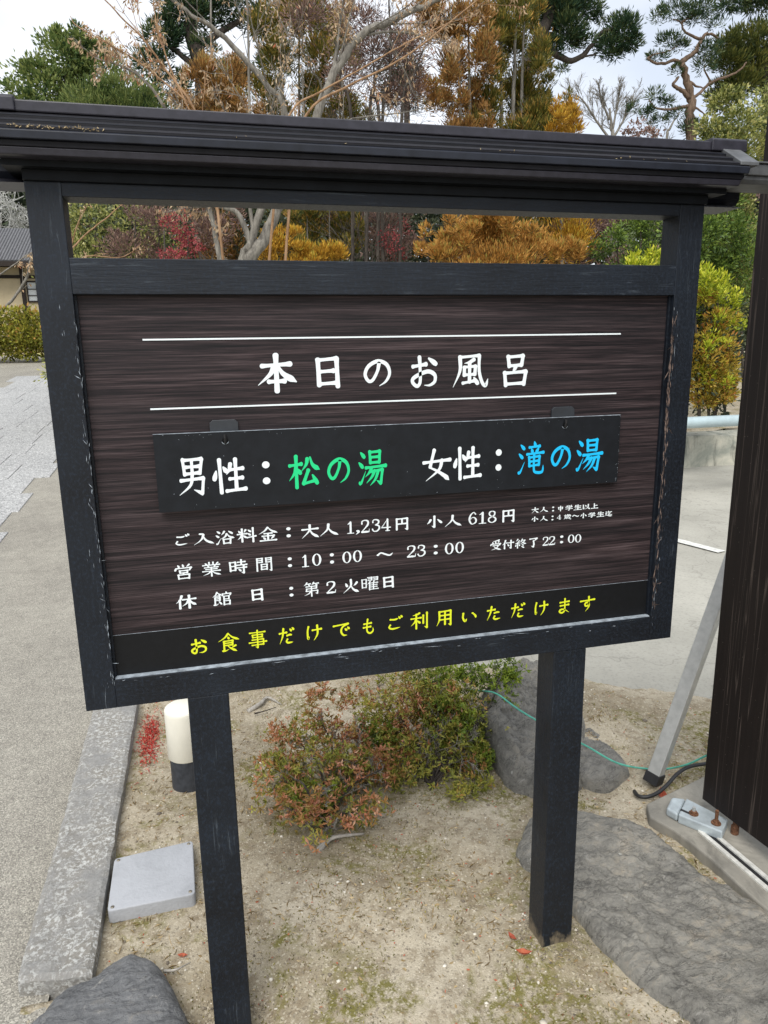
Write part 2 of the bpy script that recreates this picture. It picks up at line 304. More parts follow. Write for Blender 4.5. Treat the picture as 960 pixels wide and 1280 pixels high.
def fbm(x, y, sc, octv=4, seed=1, gain=.5):
    x = np.asarray(x, float); y = np.asarray(y, float); a = 1.; t = 0.*x; n = 0
    for i in range(octv): t = t+a*vnoise(x*sc+17.3*i, y*sc+9.1*i, seed+i); n += a; a *= gain; sc *= 2.03
    return t/n-.5
def terrain(x, y):
    x = np.asarray(x, float); y = np.asarray(y, float)
    t = np.clip((x+.3)/np.maximum(.5*y+1, .5), 0, 1); Lf = 1-t*t*(3-2*t); q = np.maximum(0, y-3)
    return Lf*.075*np.minimum(q, 60)*(q/(q+2))
def grid_mesh(name, xs, ys, zf, mat, parent=None, kind=None, keep=None, smooth=True):
    X, Y = np.meshgrid(xs, ys); Z = zf(X, Y); nx = len(xs); ny = len(ys)
    V = np.stack([X, Y, Z], -1).reshape(-1, 3); i = np.arange(nx*ny).reshape(ny, nx)
    F = np.stack([i[:-1, :-1], i[:-1, 1:], i[1:, 1:], i[1:, :-1]], -1).reshape(-1, 4)
    if keep is not None: F = F[keep(V[F].mean(1))]
    me = bpy.data.meshes.new(name); me.from_pydata(V.tolist(), [], F.tolist()); me.update()
    return link(name, me, mat, parent, kind, smooth)
def unit(a): return a/(np.linalg.norm(a, axis=-1, keepdims=True)+1e-9)
def leaves(name, mat, P, D, Ln, Wd, parent=None, kind='stuff', tint=None, fold=.15, tintfn=None):
    n = len(P)
    if n == 0: return None
    P = np.asarray(P, float); D = unit(np.asarray(D, float)); Ln = np.broadcast_to(Ln, n)[:, None]*RNG.uniform(.7, 1.25, (n, 1)); Wd = np.broadcast_to(Wd, n)[:, None]*RNG.uniform(.75, 1.2, (n, 1))
    sd = unit(np.cross(D, RNG.normal(size=(n, 3)))); nm = np.cross(D, sd)
    m = P+D*Ln*.5+nm*Ln*fold
    V = np.stack([P, m-sd*Wd/2, P+D*Ln, m+sd*Wd/2], 1).reshape(-1, 3)
    me = bpy.data.meshes.new(name); me.vertices.add(4*n); me.vertices.foreach_set('co', V.astype(np.float32).ravel())
    k = np.arange(n)[:, None]*4; F = (k+np.array([[0, 1, 2, 0, 2, 3]])).ravel()
    me.loops.add(6*n); me.polygons.add(2*n); me.loops.foreach_set('vertex_index', F.astype(np.int32))
    me.polygons.foreach_set('loop_start', (np.arange(2*n)*3).astype(np.int32))
    at_ = me.attributes.new('tint', 'FLOAT', 'FACE'); t = RNG.random(n) if tint is None else np.clip(tint+RNG.normal(0, .13, n), 0, 1)
    at_.data.foreach_set('value', np.repeat(t, 2).astype(np.float32)); me.update(calc_edges=True)
    return link(name, me, mat, parent, kind)

# ------------------------------------------------------------------ brush lettering (strokes on a 100 x 100 square, y down)
GLYPH = {
'本': "10;h 18 32 82 28;v 50 6 50 94;p 46 32 36 52 8 78;n 54 32 66 52 95 72;h 32 70 68 69",
'日': "10;v 26 16 28 84;k 26 18 74 14 76 88;h 30 48 66 46;h 30 80 72 78",
'の': "10;q 56 20 50 44 34 70 20 72 10 52 22 28 52 14 80 24 90 50 78 74 56 88",
'お': "10;h 14 34 58 28;q 36 8 38 40 38 76 28 88 14 78 16 66 40 54 66 48 86 58 86 76 70 86 52 86;t 66 12 90 28",
'風': "8;p 22 12 22 50 4 92;h 22 14 74 10;q 74 10 74 50 82 80 92 90 98 72;p 60 20 48 27 34 30;v 34 40 34 62;k 34 40 64 38 62 60;h 36 60 62 59;v 48 28 48 80;h 30 82 62 76;t 60 68 70 84",
'呂': "9.5;v 28 12 32 40;k 28 14 74 11 70 36;h 32 38 70 36;p 52 40 48 48 42 56;v 18 56 22 92;k 18 58 84 54 78 90;h 22 88 78 86",
'男': "8.5;v 22 8 26 46;k 24 10 82 8 74 44;h 30 27 74 26;v 50 10 50 42;h 28 44 72 42;g 12 60 84 56 78 94 52 84;p 50 44 42 72 6 96",
'性': "9;t 14 36 8 58;t 34 26 42 38;v 24 6 26 94;p 54 18 50 34 42 46;h 50 34 88 31;v 68 6 68 86;h 50 58 86 56;h 40 90 94 86",
'：': "1;o 50 18 14;o 50 82 14",
'松': "8.5;h 6 32 42 28;v 26 6 26 94;p 26 34 20 54 4 74;t 30 42 38 54;p 60 14 56 30 42 48;n 68 10 76 32 96 46;v 62 46 46 84;h 46 84 82 76;t 74 60 88 84",
'湯': "7.5;t 12 10 24 22;t 6 36 18 48;r 8 90 14 86 28 58;v 42 8 44 38;k 42 10 76 8 74 36;h 44 23 74 22;h 44 37 74 36;h 28 50 96 46;p 48 50 40 62 26 74;g 46 60 84 56 78 92 64 84;p 58 58 48 74 30 90;p 70 58 60 80 42 97",
'女': "9;k 42 6 28 56;n 26 56 52 68 78 84 92 96;p 68 36 58 64 14 96;h 6 42 96 36",
'滝': "7;t 12 10 24 22;t 6 36 18 48;r 6 92 12 88 26 60;t 60 2 64 14;h 42 18 80 15;t 50 22 54 32;t 76 20 68 32;h 34 38 94 34;v 42 46 44 74;k 42 48 80 45 78 70;h 44 60 78 58;h 44 73 78 70;q 60 40 60 80 66 92 90 92 94 72",
'食': "6.8;p 50 4 34 24 6 42;n 50 4 68 24 96 38;t 48 20 52 30;k 30 42 68 40 66 64;h 32 52 66 51;h 32 63 66 62;v 30 42 30 88;r 24 90 36 90 52 82;p 80 66 70 72 60 78;n 46 66 60 80 84 96",
'事': "6.5;h 10 16 90 14;k 24 28 76 27 74 42;v 24 28 26 42;h 26 41 74 40;k 22 54 80 52 80 82;h 6 68 96 66;h 20 82 80 80;g 50 4 50 96 38 90",
'だ': "9;h 10 34 52 30;p 34 8 28 50 10 92;q 54 48 70 44 84 46;q 56 68 50 80 60 88 88 86;t 72 12 80 22;t 86 6 94 16",
'け': "9;q 20 12 14 40 16 80 24 68;h 42 34 94 30;p 70 8 72 50 62 74 48 92",
'で': "9;h 6 26 88 18;q 84 20 56 36 48 62 60 84 80 86;t 70 46 78 56;t 84 38 92 48",
'も': "9;q 46 6 40 46 42 80 60 92 80 80 80 58;h 20 34 70 30;h 16 56 66 52",
'ご': "9.5;q 22 24 50 26 72 20;q 22 60 14 76 36 87 84 80;t 76 8 84 20;t 90 2 97 12",
'利': "8;p 50 6 34 14 12 18;h 4 36 58 33;v 32 12 32 94;p 32 38 22 58 4 76;t 36 48 52 62;v 70 20 70 66;g 90 6 90 92 76 84",
'用': "8.5;p 20 12 20 60 6 94;g 20 14 84 10 84 92 70 86;h 22 36 82 34;h 22 60 82 58;v 52 14 52 88",
'い': "10;q 16 20 14 56 26 84 36 64;q 70 24 86 44 90 64",
'た': "9.5;h 10 30 58 26;p 36 6 28 48 8 92;q 54 48 72 44 88 46;q 56 68 50 80 62 88 92 84",
'ま': "9;h 20 26 84 22;h 22 46 82 42;q 54 4 54 40 54 76 36 90 18 82 26 70 50 70 86 90",
'す': "9;h 6 30 94 24;q 58 4 58 40 54 60 38 60 36 46 50 38 60 48 60 66 40 94",
'入': "10;p 34 6 48 10 44 40 30 66 4 92;n 48 26 62 62 96 90",
'浴': "8;t 12 10 24 22;t 6 36 18 48;r 8 92 14 88 28 58;p 48 12 42 24 32 34;t 70 12 88 28;p 60 28 50 48 26 62;n 60 28 74 48 98 58;v 42 62 44 92;k 42 64 78 62 76 92;h 44 90 76 88",
'料': "8;t 10 20 18 32;p 46 14 36 32;h 4 42 50 39;v 27 8 27 92;p 26 44 18 62 4 76;t 32 50 46 64;t 58 16 70 28;t 56 38 68 50;h 52 66 96 58;v 82 4 82 96",
'金': "8;p 50 4 34 26 6 46;n 50 4 68 26 96 42;h 32 44 70 42;h 22 60 80 58;v 50 44 50 88;t 28 68 36 80;p 76 66 64 82;h 12 90 90 88",
'大': "10;h 10 36 92 32;p 50 6 46 46 8 94;n 50 38 64 66 96 92",
'人': "10;p 48 8 42 48 6 92;n 48 38 64 66 96 90",
'円': "10;v 16 14 16 92;g 16 16 84 13 84 92 68 86;v 50 16 50 50;h 18 52 82 50",
'小': "10.5;g 50 8 50 92 34 82;p 28 34 18 54 6 66;t 70 34 92 60",
'営': "7.5;t 22 8 28 20;t 46 4 50 18;p 80 6 66 20;t 12 26 8 40;k 12 28 90 25 80 40;v 30 42 32 58;k 30 43 70 42 68 58;h 32 57 68 56;p 50 58 44 66;v 22 68 24 94;k 22 69 78 67 76 94;h 24 92 76 90",
'業': "6.8;v 40 2 40 20;v 60 2 60 20;t 20 8 28 18;p 84 6 72 18;h 8 22 92 20;t 32 26 38 34;p 70 24 62 34;h 16 38 84 36;h 22 50 78 48;h 6 63 94 61;v 50 36 50 98;p 46 64 34 78 8 90;n 54 64 68 78 96 90",
'時': "8;v 10 18 12 78;k 10 20 38 18 37 74;h 13 46 36 45;h 13 73 37 72;h 50 20 88 18;v 68 4 68 38;h 42 40 96 38;h 44 58 94 56;g 80 44 80 94 66 86;t 54 66 64 78",
'間': "7.2;v 10 10 10 94;k 10 11 40 10 39 38;h 12 24 38 23;h 12 37 38 36;g 60 10 90 9 90 94 78 88;v 60 10 61 38;h 62 23 88 22;h 62 37 88 36;v 34 50 34 86;k 34 51 66 50 65 86;h 36 67 64 66;h 36 84 64 83",
'休': "9.5;p 32 6 24 34 4 58;v 22 36 22 96;h 36 34 96 31;v 66 6 66 96;p 64 34 54 60 32 80;n 68 34 78 58 98 76",
'館': "6.8;p 26 2 18 20 2 36;n 26 4 36 16 48 24;h 16 28 38 27;k 14 38 40 36 39 60;h 16 48 39 47;h 16 60 39 58;v 14 38 14 86;r 8 90 20 90 34 80;t 34 66 46 86;t 72 2 74 12;v 54 16 52 28;k 54 17 96 15 92 26;v 60 32 60 94;k 60 33 86 32 85 54;h 62 53 85 52;k 60 66 90 64 89 92;h 62 90 89 89",
'第': "6.8;p 24 2 18 12 6 22;h 20 12 44 10;t 32 14 38 22;p 64 2 58 12 50 20;h 62 11 92 9;t 74 14 82 22;k 18 30 80 28 79 44;h 20 45 80 43;v 22 45 20 60;g 18 61 86 59 84 80 72 76;v 50 28 50 98;p 46 62 34 78 8 90",
'火': "10;t 20 30 28 50;p 86 26 76 40 66 48;p 50 6 48 50 6 94;n 50 46 66 74 96 92",
'曜': "6;v 6 20 8 80;k 6 21 30 20 29 78;h 8 48 29 47;h 8 77 29 76;k 38 8 62 7 61 28;h 42 17 60 16;h 40 28 60 26;k 70 8 94 7 93 28;h 73 17 92 16;h 72 28 92 26;p 52 34 46 46 34 56;v 48 46 48 96;p 74 34 70 44 66 48;h 50 48 94 46;h 50 62 90 60;h 50 76 90 74;h 48 92 96 90;v 70 46 70 92",
'受': "8.5;p 78 4 50 12 24 14;t 22 22 28 32;t 46 18 50 30;p 76 16 72 24 66 30;t 12 38 8 50;k 12 40 90 37 82 50;h 26 54 72 52;p 72 52 54 78 12 94;n 34 60 54 80 94 94",
'付': "10;p 30 4 22 34 4 56;v 22 36 22 96;h 38 34 98 31;g 76 6 76 92 60 84;t 48 50 58 66",
'終': "8;p 26 2 20 14 10 22;p 40 18 28 34 10 46;h 10 46 40 42;v 24 44 24 94;t 12 58 8 74;t 34 56 42 70;p 64 4 56 22 44 36;h 60 18 86 16;p 86 16 70 40 44 56;n 54 24 72 44 98 54;t 60 60 74 68;t 56 76 78 92",
'了': "10.5;h 20 18 78 14;p 78 14 66 28 52 38;g 50 36 54 70 50 94 32 84",
'中': "11;v 16 26 20 60;k 16 28 84 26 80 58;h 20 58 80 56;v 50 4 50 96",
'学': "9;t 22 8 30 20;t 46 4 52 18;p 82 6 66 22;t 12 28 8 42;k 12 30 90 27 82 42;h 30 46 68 44;p 68 44 58 54 50 58;g 50 58 54 80 48 96 34 90;h 6 70 94 67",
'生': "10;p 28 10 22 32 8 48;h 24 30 86 27;v 52 6 52 88;h 22 58 82 56;h 6 92 94 89",
'以': "10;v 18 18 20 74;r 18 80 26 76 44 62;t 42 22 52 40;p 78 10 72 60 34 92;t 76 64 94 86",
'上': "11;v 46 8 46 88;h 48 44 82 40;h 6 90 94 88",
'歳': "7;v 50 2 50 20;h 52 11 80 9;v 26 8 26 20;h 8 22 92 20;h 18 34 94 31;p 18 34 18 66 4 94;q 66 24 72 66 92 92 96 78;p 88 50 76 72 60 86;t 78 20 86 28;h 26 48 58 46;v 42 50 42 82;p 30 62 28 70 24 76;t 52 60 58 72",
'迄': "8.5;p 46 6 42 20 32 30;h 44 20 88 17;q 42 38 76 36 50 58 52 72 88 72 92 60;t 10 12 22 24;q 8 42 24 40 12 62 20 70;n 6 84 28 76 60 92 98 92",
'～': "11;q 8 56 26 38 50 52 74 64 92 44",
'0': "1;w 50 6 5 30 20 12 22 50 17 30 80 12 50 94 5 70 80 12 78 50 17 70 20 12 50 6 5",
'1': "1;s 30 24 5 52 10 12;s 54 8 17 54 92 17;s 26 94 6 82 94 6",
'2': "1;w 22 30 14 24 12 9 50 5 7 76 14 14 74 38 16 50 62 9 18 90 7;s 18 91 12 60 90 15 84 90 10 88 70 4",
'3': "1;w 24 26 13 28 10 8 50 5 8 74 16 14 70 36 12 44 46 6;w 44 46 6 74 54 12 80 74 15 60 93 10 32 94 8 20 78 13",
'4': "1;s 64 6 5 10 68 6;s 10 69 8 92 69 8;s 64 6 16 64 92 16;s 46 94 6 84 94 6",
'6': "1;w 76 20 11 58 5 6 30 26 13 20 60 17 34 90 11 54 95 6 78 82 13 80 62 15 64 46 8 42 46 5 26 62 6",
'8': "1;w 50 5 6 28 14 12 28 34 12 52 48 7 78 60 12 80 80 15 50 95 6 22 82 12 22 62 12 48 48 7 70 36 12 72 14 12 50 5 6",
',': "30;p 50 10 62 40 30 96",
}
PROF = dict(h=([0, .12, .4, .8, 1], [1.05, .8, .74, .85, 1.2]), v=([0, .1, .5, 1], [1.2, 1.0, .95, 1.1]), p=([0, .3, .6, 1], [1.15, 1.05, .75, .12]),
            n=([0, .3, .6, .8, 1], [.5, .75, 1.15, 1.5, .2]), t=([0, .35, .75, 1], [.5, 1., 1.35, 1.1]), r=([0, .4, 1], [1.25, .9, .12]),
            q=([0, .1, .5, .7, .88, 1], [1.1, .85, 1., 1.05, .75, .15]))
def crom(P, sub=5):
    P = [np.array(p, float) for p in P]
    if len(P) < 3: return [P[0]+(P[-1]-P[0])*i/6 for i in range(7)]
    Q = [2*P[0]-P[1]]+P+[2*P[-1]-P[-2]]; o = []
    for i in range(1, len(Q)-2):
        for j in range(sub):
            t = j/sub; a, b, c, d = Q[i-1:i+3]; o.append(.5*((2*b)+(-a+c)*t+(2*a-5*b+4*c-d)*t*t+(-a+3*b-3*c+d)*t**3))
    return o+[P[-1]]
def strip(P, W):                      # outline of a brushed line as (left,right) pairs plus round ends
    P = [np.array(p, float) for p in P]; n = len(P); Lf = []; Rt = []
    for i in range(n):
        t = P[min(i+1, n-1)]-P[max(i-1, 0)]; t = t/(np.linalg.norm(t)+1e-9); nn = np.array([-t[1], t[0]]); Lf.append(P[i]+nn*W[i]/2); Rt.append(P[i]-nn*W[i]/2)
    t0 = (P[0]-P[1])/(np.linalg.norm(P[0]-P[1])+1e-9); t1 = (P[-1]-P[-2])/(np.linalg.norm(P[-1]-P[-2])+1e-9)
    def cap(c, t, wd): nn = np.array([-t[1], t[0]]); return [c+wd/2*(nn*math.cos(a)+t*math.sin(a)*.8) for a in (math.pi*.2, math.pi*.4, math.pi*.6, math.pi*.8)]
    V = Lf+Rt; F = [(i, i+1, n+i+1, n+i) for i in range(n-1)]
    a = len(V); V += cap(P[0], t0, W[0]); F.append((0, n, *(a+i for i in range(4))))      # start cap
    a = len(V); V += cap(P[-1], t1, W[-1]); F.append((2*n-1, n-1, *(a+i for i in range(4))))
    return V, F
def glyph_strips(ch, bold=1.):
    parts = GLYPH[ch].split(';'); w0 = float(parts[0])*bold; out = []
    for s in parts[1:]:
        tk = s.split(); ty = tk[0]; v = list(map(float, tk[1:]))
        if ty == 'o':
            n = 16; V = [np.array([v[0]+v[2]*math.cos(2*math.pi*i/n), v[1]+v[2]*math.sin(2*math.pi*i/n)]) for i in range(n)]; out.append((V, [tuple(range(n))])); continue
        if ty in 'ws':
            T = [v[i:i+3] for i in range(0, len(v), 3)]
            C = crom(T, 5) if ty == 'w' else [np.array(a) for a in T]
            out.append(strip([c[:2] for c in C], [max(c[2], 2) for c in C])); continue
        P = [(v[i], v[i+1]) for i in range(0, len(v), 2)]
        if ty in 'kg':
            for i in range(len(P)-1):
                a, b = P[i], P[i+1]; k = 'h' if abs(b[0]-a[0]) > abs(b[1]-a[1]) else 'v'
                if ty == 'g' and i == len(P)-2: k = 'r'
                C = [np.array(a)+(np.array(b)-np.array(a))*j/5 for j in range(6)]; out.append(strip(C, [w0*np.interp(j/5, *PROF[k]) for j in range(6)]))
            continue
        C = crom(P, 6) if ty in 'pnqr' else crom(P[:1]+P[-1:])
        m = len(C)-1; out.append(strip(C, [w0*np.interp(j/m, *PROF[ty]) for j in range(m+1)]))
    return out
def write_line(name, spec, y, mat, parent, bold=1.17):
    for item in spec.split(';'):
        g = Geo(); k = 0
        ch, cx, cz, w_, h_ = item.split(); cx, cz, w_, h_ = (float(a)/1000 for a in (cx, cz, w_, h_))
        st = glyph_strips(ch, bold); A = np.concatenate([np.array(V) for V, F in st]); lo = A.min(0); hi = A.max(0); sp = np.maximum(hi-lo, 1e-3)
        for V, F in st:
            n = len(g.v); k += 1
            for p in V: g.v.append((cx+((p[0]-lo[0])/sp[0]-.5)*w_, y-2e-5*(k % 40), cz-((p[1]-lo[1])/sp[1]-.5)*h_))
            g.f += [tuple(n+i for i in f) for f in F]
        g.build(name, mat, parent)
TEXT = {
    'title': "本 410.1 1500.9 75.6 77.1;日 509.4 1500.2 48.7 63.2;の 610.0 1497.0 57.0 53.2;お 708.2 1497.1 57.1 65.3;風 809.1 1496.4 77.5 69.5;呂 908.9 1495.0 57.3 69.1",
    'men': "男 236.0 1310.3 49.7 75.7;性 307.4 1307.7 66.1 71.6;： 377.8 1309.6 14.8 45.8",
    'green': "松 452.8 1307.7 63.1 69.5;の 522.5 1306.6 46.6 51.9;湯 593.4 1308.0 60.3 74.5",
    'women': "女 730.9 1306.6 64.0 68.6;性 798.7 1305.9 64.5 71.9;： 868.7 1309.0 13.7 46.2",
    'blue': "滝 944.1 1309.4 61.9 71.9;の 1014.2 1307.5 47.9 51.8;湯 1084.1 1308.7 65.6 74.3",
    'fee': "ご 209.1 1183.3 28.0 23.4;入 249.7 1181.7 39.2 23.2;浴 291.2 1180.8 36.8 28.4;料 333.9 1182.3 39.5 31.8;金 376.6 1181.5 37.7 30.4;： 417.9 1181.7 8.9 21.2;大 462.2 1180.6 36.3 29.3;人 501.8 1181.1 38.5 26.3;1 547.1 1181.5 14.6 26.6;, 562.5 1170.3 8.5 9.7;2 578.5 1181.9 18.3 28.0;3 601.5 1182.1 18.3 27.6;4 623.5 1181.7 20.9 27.5;円 658.3 1181.0 27.8 28.1;小 731.0 1180.4 34.6 27.3;人 773.1 1180.0 37.8 26.0;6 817.9 1181.6 19.4 27.7;1 840.7 1180.9 17.3 26.9;8 863.2 1181.6 20.3 27.3;円 901.4 1180.7 29.1 29.2",
    'note': "大 965.1 1189.2 17.0 13.4;人 986.5 1189.3 20.1 11.9;： 1008.7 1188.9 5.1 11.2;中 1026.8 1188.6 12.8 12.7;学 1047.9 1188.9 18.1 12.8;生 1069.5 1188.4 20.6 12.6;以 1091.0 1188.4 18.9 12.3;上 1111.7 1188.7 18.6 12.5;小 965.0 1168.8 16.9 11.6;人 987.0 1168.7 19.5 11.7;： 1008.0 1168.2 4.9 10.9;4 1024.2 1169.0 11.1 11.1;歳 1045.0 1168.3 17.9 12.6;～ 1065.1 1169.1 17.4 4.9;小 1084.9 1168.3 15.9 12.6;学 1105.8 1168.2 18.2 12.4;生 1127.8 1168.3 19.6 12.6;迄 1148.6 1168.2 18.0 13.2",
    'hours': "営 206.0 1117.3 34.8 31.7;業 260.3 1117.6 37.1 31.3;時 313.4 1118.0 37.1 31.0;間 365.4 1118.1 32.3 30.0;： 417.8 1118.0 8.5 20.9;1 449.9 1117.8 14.6 26.8;0 473.7 1118.6 19.1 26.6;： 505.7 1118.4 8.8 22.4;0 537.4 1118.0 19.1 25.5;0 560.2 1118.7 19.4 26.1;～ 619.7 1117.8 36.0 9.4;2 678.8 1118.7 20.0 26.6;3 701.3 1118.6 18.9 26.2;： 733.4 1118.1 9.1 21.6;0 764.4 1118.0 20.2 25.8;0 788.2 1118.4 20.0 25.9",
    'last': "受 872.7 1117.1 26.2 23.9;付 902.7 1115.8 28.2 21.5;終 932.6 1115.5 27.1 22.4;了 963.4 1114.8 20.9 22.9;2 993.3 1115.5 14.8 20.6;2 1009.1 1115.6 15.5 20.5;： 1032.8 1116.7 8.0 18.3;0 1056.5 1116.3 16.3 20.0;0 1074.0 1115.8 15.6 19.7",
    'closed': "休 206.9 1053.8 40.5 29.7;館 277.4 1053.7 38.3 30.2;日 348.0 1054.3 24.3 26.9;： 418.1 1054.1 8.3 21.3;第 460.6 1054.9 32.3 32.2;2 502.0 1055.3 20.4 26.9;火 544.9 1054.4 33.7 30.6;曜 586.0 1055.5 37.8 30.3;日 626.8 1054.7 24.5 26.6",
    'meal': "お 224.4 956.0 32.5 33.1;食 284.6 957.5 42.8 41.9;事 343.8 957.8 38.4 41.3;だ 404.1 957.9 33.3 36.4;け 463.0 958.2 33.3 35.7;で 521.1 957.8 37.4 30.0;も 580.1 958.9 24.3 36.0;ご 641.5 960.7 33.2 32.3;利 695.3 958.9 40.4 39.4;用 753.3 958.8 35.0 38.0;い 812.5 954.9 34.7 22.7;た 870.8 957.8 32.6 34.6;だ 930.8 958.1 34.8 35.2;け 988.9 956.7 34.2 35.2;ま 1046.3 956.5 27.4 37.6;す 1105.9 955.6 39.6 37.6",
}

# ------------------------------------------------------------------ the notice board
W, ZB, ZR, ZW, ZV, ZT, MS, FD = 1.3245, .8514, 1.6459, 1.707, 1.806, 1.829, .058, .060
sign = thing('notice_board', 'black wooden roofed notice board on two posts with white Japanese lettering on dark wood grain', 'notice board', (W/2, .03, 0))
Geo().box(0, MS, 0, FD, ZB, ZT).build('frame_stile', MAT['paint_z'], sign, bevel=.0012)
Geo().box(W-MS, W, 0, FD, ZB, ZT).build('frame_stile', MAT['paint_z'], sign, bevel=.0012)
Geo().box(MS, W-MS, .0004, FD-.0004, ZB, ZB+.0595).build('bottom_rail', MAT['paint_x'], sign, bevel=.0012)
Geo().box(MS, W-MS, .0004, FD-.0004, ZR, ZW).build('middle_rail', MAT['paint_x'], sign, bevel=.0012)
Geo().box(MS, W-MS, .0004, FD-.0004, ZV, ZT).build('top_rail', MAT['paint_x'], sign, bevel=.0012)
for x in (.1943, 1.0176): Geo().box(x, x+.083, .002, .084, -.12, ZB).build('post', MAT['paint_p' if x > 1 else 'paint_z'], sign, bevel=.003)
Geo().box(MS, W-MS, .018, .034, ZB+.0595, ZR).build('sign_panel', MAT['laminate'], sign)
Geo().prism([(.0172, .9112), (.0176, .998), (.018, .998), (.018, .9112)], MS+.0005, W-MS-.0005).build('black_strip', MAT['film'], sign)
Geo().box(MS+.001, W-MS-.001, .0165, .0171, .998, .9985).build('strip_edge', MAT['edge'], sign)
g = Geo()                                   # highlight on the bottom rail's sill, put in as a pale strip
g.box(MS+.002, W-MS-.002, .0035, .0165, ZB+.0595, ZB+.0612); g.build('sill_highlight', MAT['edge'], sign)
Geo().box(MS, MS+.004, .012, .0178, ZB+.062, ZR-.001).build('panel_bead', MAT['paint_z'], sign)
Geo().box(W-MS-.004, W-MS, .012, .0178, ZB+.062, ZR-.001).build('panel_bead', MAT['edge'] if 0 else MAT['paint_z'], sign)
Geo().box(.167, 1.153, .0168, .0174, 1.5655, 1.5685).build('title_rule', MAT['white'], sign)
Geo().box(.170, 1.150, .0168, .0174, 1.4385, 1.4415).build('title_rule', MAT['white'], sign)
write_line('title_character', TEXT['title'], .0172, MAT['white'], sign, 1.12)
write_line('price_character', TEXT['fee'], .0172, MAT['white'], sign)
write_line('age_note_character', TEXT['note'], .0172, MAT['white'], sign, 1.35)
write_line('hours_character', TEXT['hours'], .0172, MAT['white'], sign)
write_line('last_entry_character', TEXT['last'], .0172, MAT['white'], sign)
write_line('closing_day_character', TEXT['closed'], .0172, MAT['white'], sign)
write_line('meal_notice_character', TEXT['meal'], .0168, MAT['yellow'], sign)
for x in (.303, 1.021):                     # hanging hooks: plate with a bent tongue through the plaque's hole
    g = Geo(); r = .006; x0, x1, z0, z1 = x-.027, x+.027, 1.374, 1.4155
    pts = [(x0, z0), (x1, z0), (x1, z1-r), (x1-r, z1), (x0+r, z1), (x0, z1-r)]
    n = len(g.v); g.v += [(a, .0115, b) for a, b in pts]+[(a, .0178, b) for a, b in pts]; k = len(pts)
    g.f += [tuple(range(k)), tuple(reversed(range(k, 2*k)))]+[(i, k+i, k+(i+1) % k, (i+1) % k) for i in range(k)]
    h_ = g.build('hook_plate', MAT['hook'], sign, bevel=.0008)
    Geo().tube([(x, .0115, 1.372), (x, .004, 1.371), (x, -.0005, 1.374), (x, -.0025, 1.382), (x, -.0025, 1.389)], [.0028]*5, 8).build('hook_tongue', MAT['rubber'], h_)
P = []; D = []
for _ in range(90):
    if RNG.random() < .55: x = RNG.uniform(.03, MS-.001) if RNG.random() < .5 else RNG.uniform(W-MS+.001, W-.04); z = RNG.uniform(ZB+.03, 1.62); P.append((x, -.0004, z)); D.append((RNG.normal(0, .06), 0, RNG.choice([-1, 1])))
    else: P.append((RNG.uniform(MS, W-MS), -.0001, ZB+.0595-abs(RNG.normal(0, .008)))); D.append((RNG.choice([-1, 1]), 0, RNG.normal(0, .12)))
leaves('paint_scratch', MAT['edge'], P, D, np.where(RNG.random(90) < .15, .04, .010), .0009, sign, fold=0)
P = [(W-MS+abs(RNG.normal(0, .004)), -.0005, z) for z in RNG.uniform(.93, 1.6, 170)]
leaves('flaked_paint', MAT['flake'], P, RNG.normal(size=(170, 3))*[.05, 0, 1], .020, .0022, sign, fold=0)
P = [(MS-abs(RNG.normal(0, .003)), -.0005, z) for z in RNG.uniform(.9, 1.62, 80)]
leaves('flaked_paint', MAT['edge'], P, RNG.normal(size=(80, 3))*[.05, 0, 1], .012, .0010, sign, fold=0)
# roof
rx0, rx1 = -.046, 1.371
def both(g, y0, y1, z0, z1, a, b):
    g.box(a, b, y0, y1, z0, z1); g.box(a, b, .06-y1, .06-y0, z0, z1)
e = lambda d: (rx0+d, rx1-d)
for side in (1, -1):
    f = (lambda y: y) if side == 1 else (lambda y: .06-y)
    def pr(name, prof, d0, mat, bev=.0012):
        P = [(f(y), z) for y, z, _ in prof]; sh = [q[2] for q in prof]
        if side == -1: P = P[::-1]; sh = sh[::-1]
        Geo().prism(P, rx0, rx1, sh, [-s for s in sh]).build(name, mat, sign, bevel=bev)
    pr('eave_fascia', [(-.070, 1.8775, .002), (-.071, 1.890, 0), (-.067, 1.8925, 0), (-.03, 1.8925, 0), (-.03, 1.8775, .002)], 0, MAT['eave'])
    pr('eave_moulding', [(-.062, 1.868, .010), (-.063, 1.8773, .006), (-.03, 1.8773, .006), (-.03, 1.868, .010)], 0, MAT['roofdark'])
    pr('eave_moulding', [(-.051, 1.8555, .016), (-.0585, 1.8565, .014), (-.0605, 1.8662, .010), (-.06, 1.8678, .010), (-.03, 1.8678, .010), (-.03, 1.8555, .016)], 0, MAT['roof'])
    for k in range(3):                      # overlapping metal courses, each lip proud of the one below
        y0, z0 = -.067+.022*k, 1.8925+.0136*k; y1, z1 = y0+.027, z0+.0125
        P = [(f(y0), z0), (f(y0), z0+.0052), (f(y1), z1+.0036), (f(y1), z1)]
        if side == 1: Geo().prism([(y0-.0004, z0+.0042), (y0-.0004, z0+.0053), (y0+.0012, z0+.0056), (y0+.0012, z0+.0045)], rx0+.023, rx1-.023).build('course_lip', MAT['eave'] if k else MAT['roof'], sign)
        Geo().prism(P if side == 1 else P[::-1], rx0+.022, rx1-.022).build('roof_course', MAT['roofdark'], sign, bevel=.0006, seg=1)
Geo().prism([(-.055, 1.892), (-.003, 1.926), (.03, 1.936), (.063, 1.926), (.115, 1.892)], rx0+.01, rx1-.01).build('roof_core', MAT['roofdark'], sign)
Geo().box(rx0+.02, rx1-.02, -.03, .09, 1.846, 1.892).build('soffit', MAT['under'], sign)
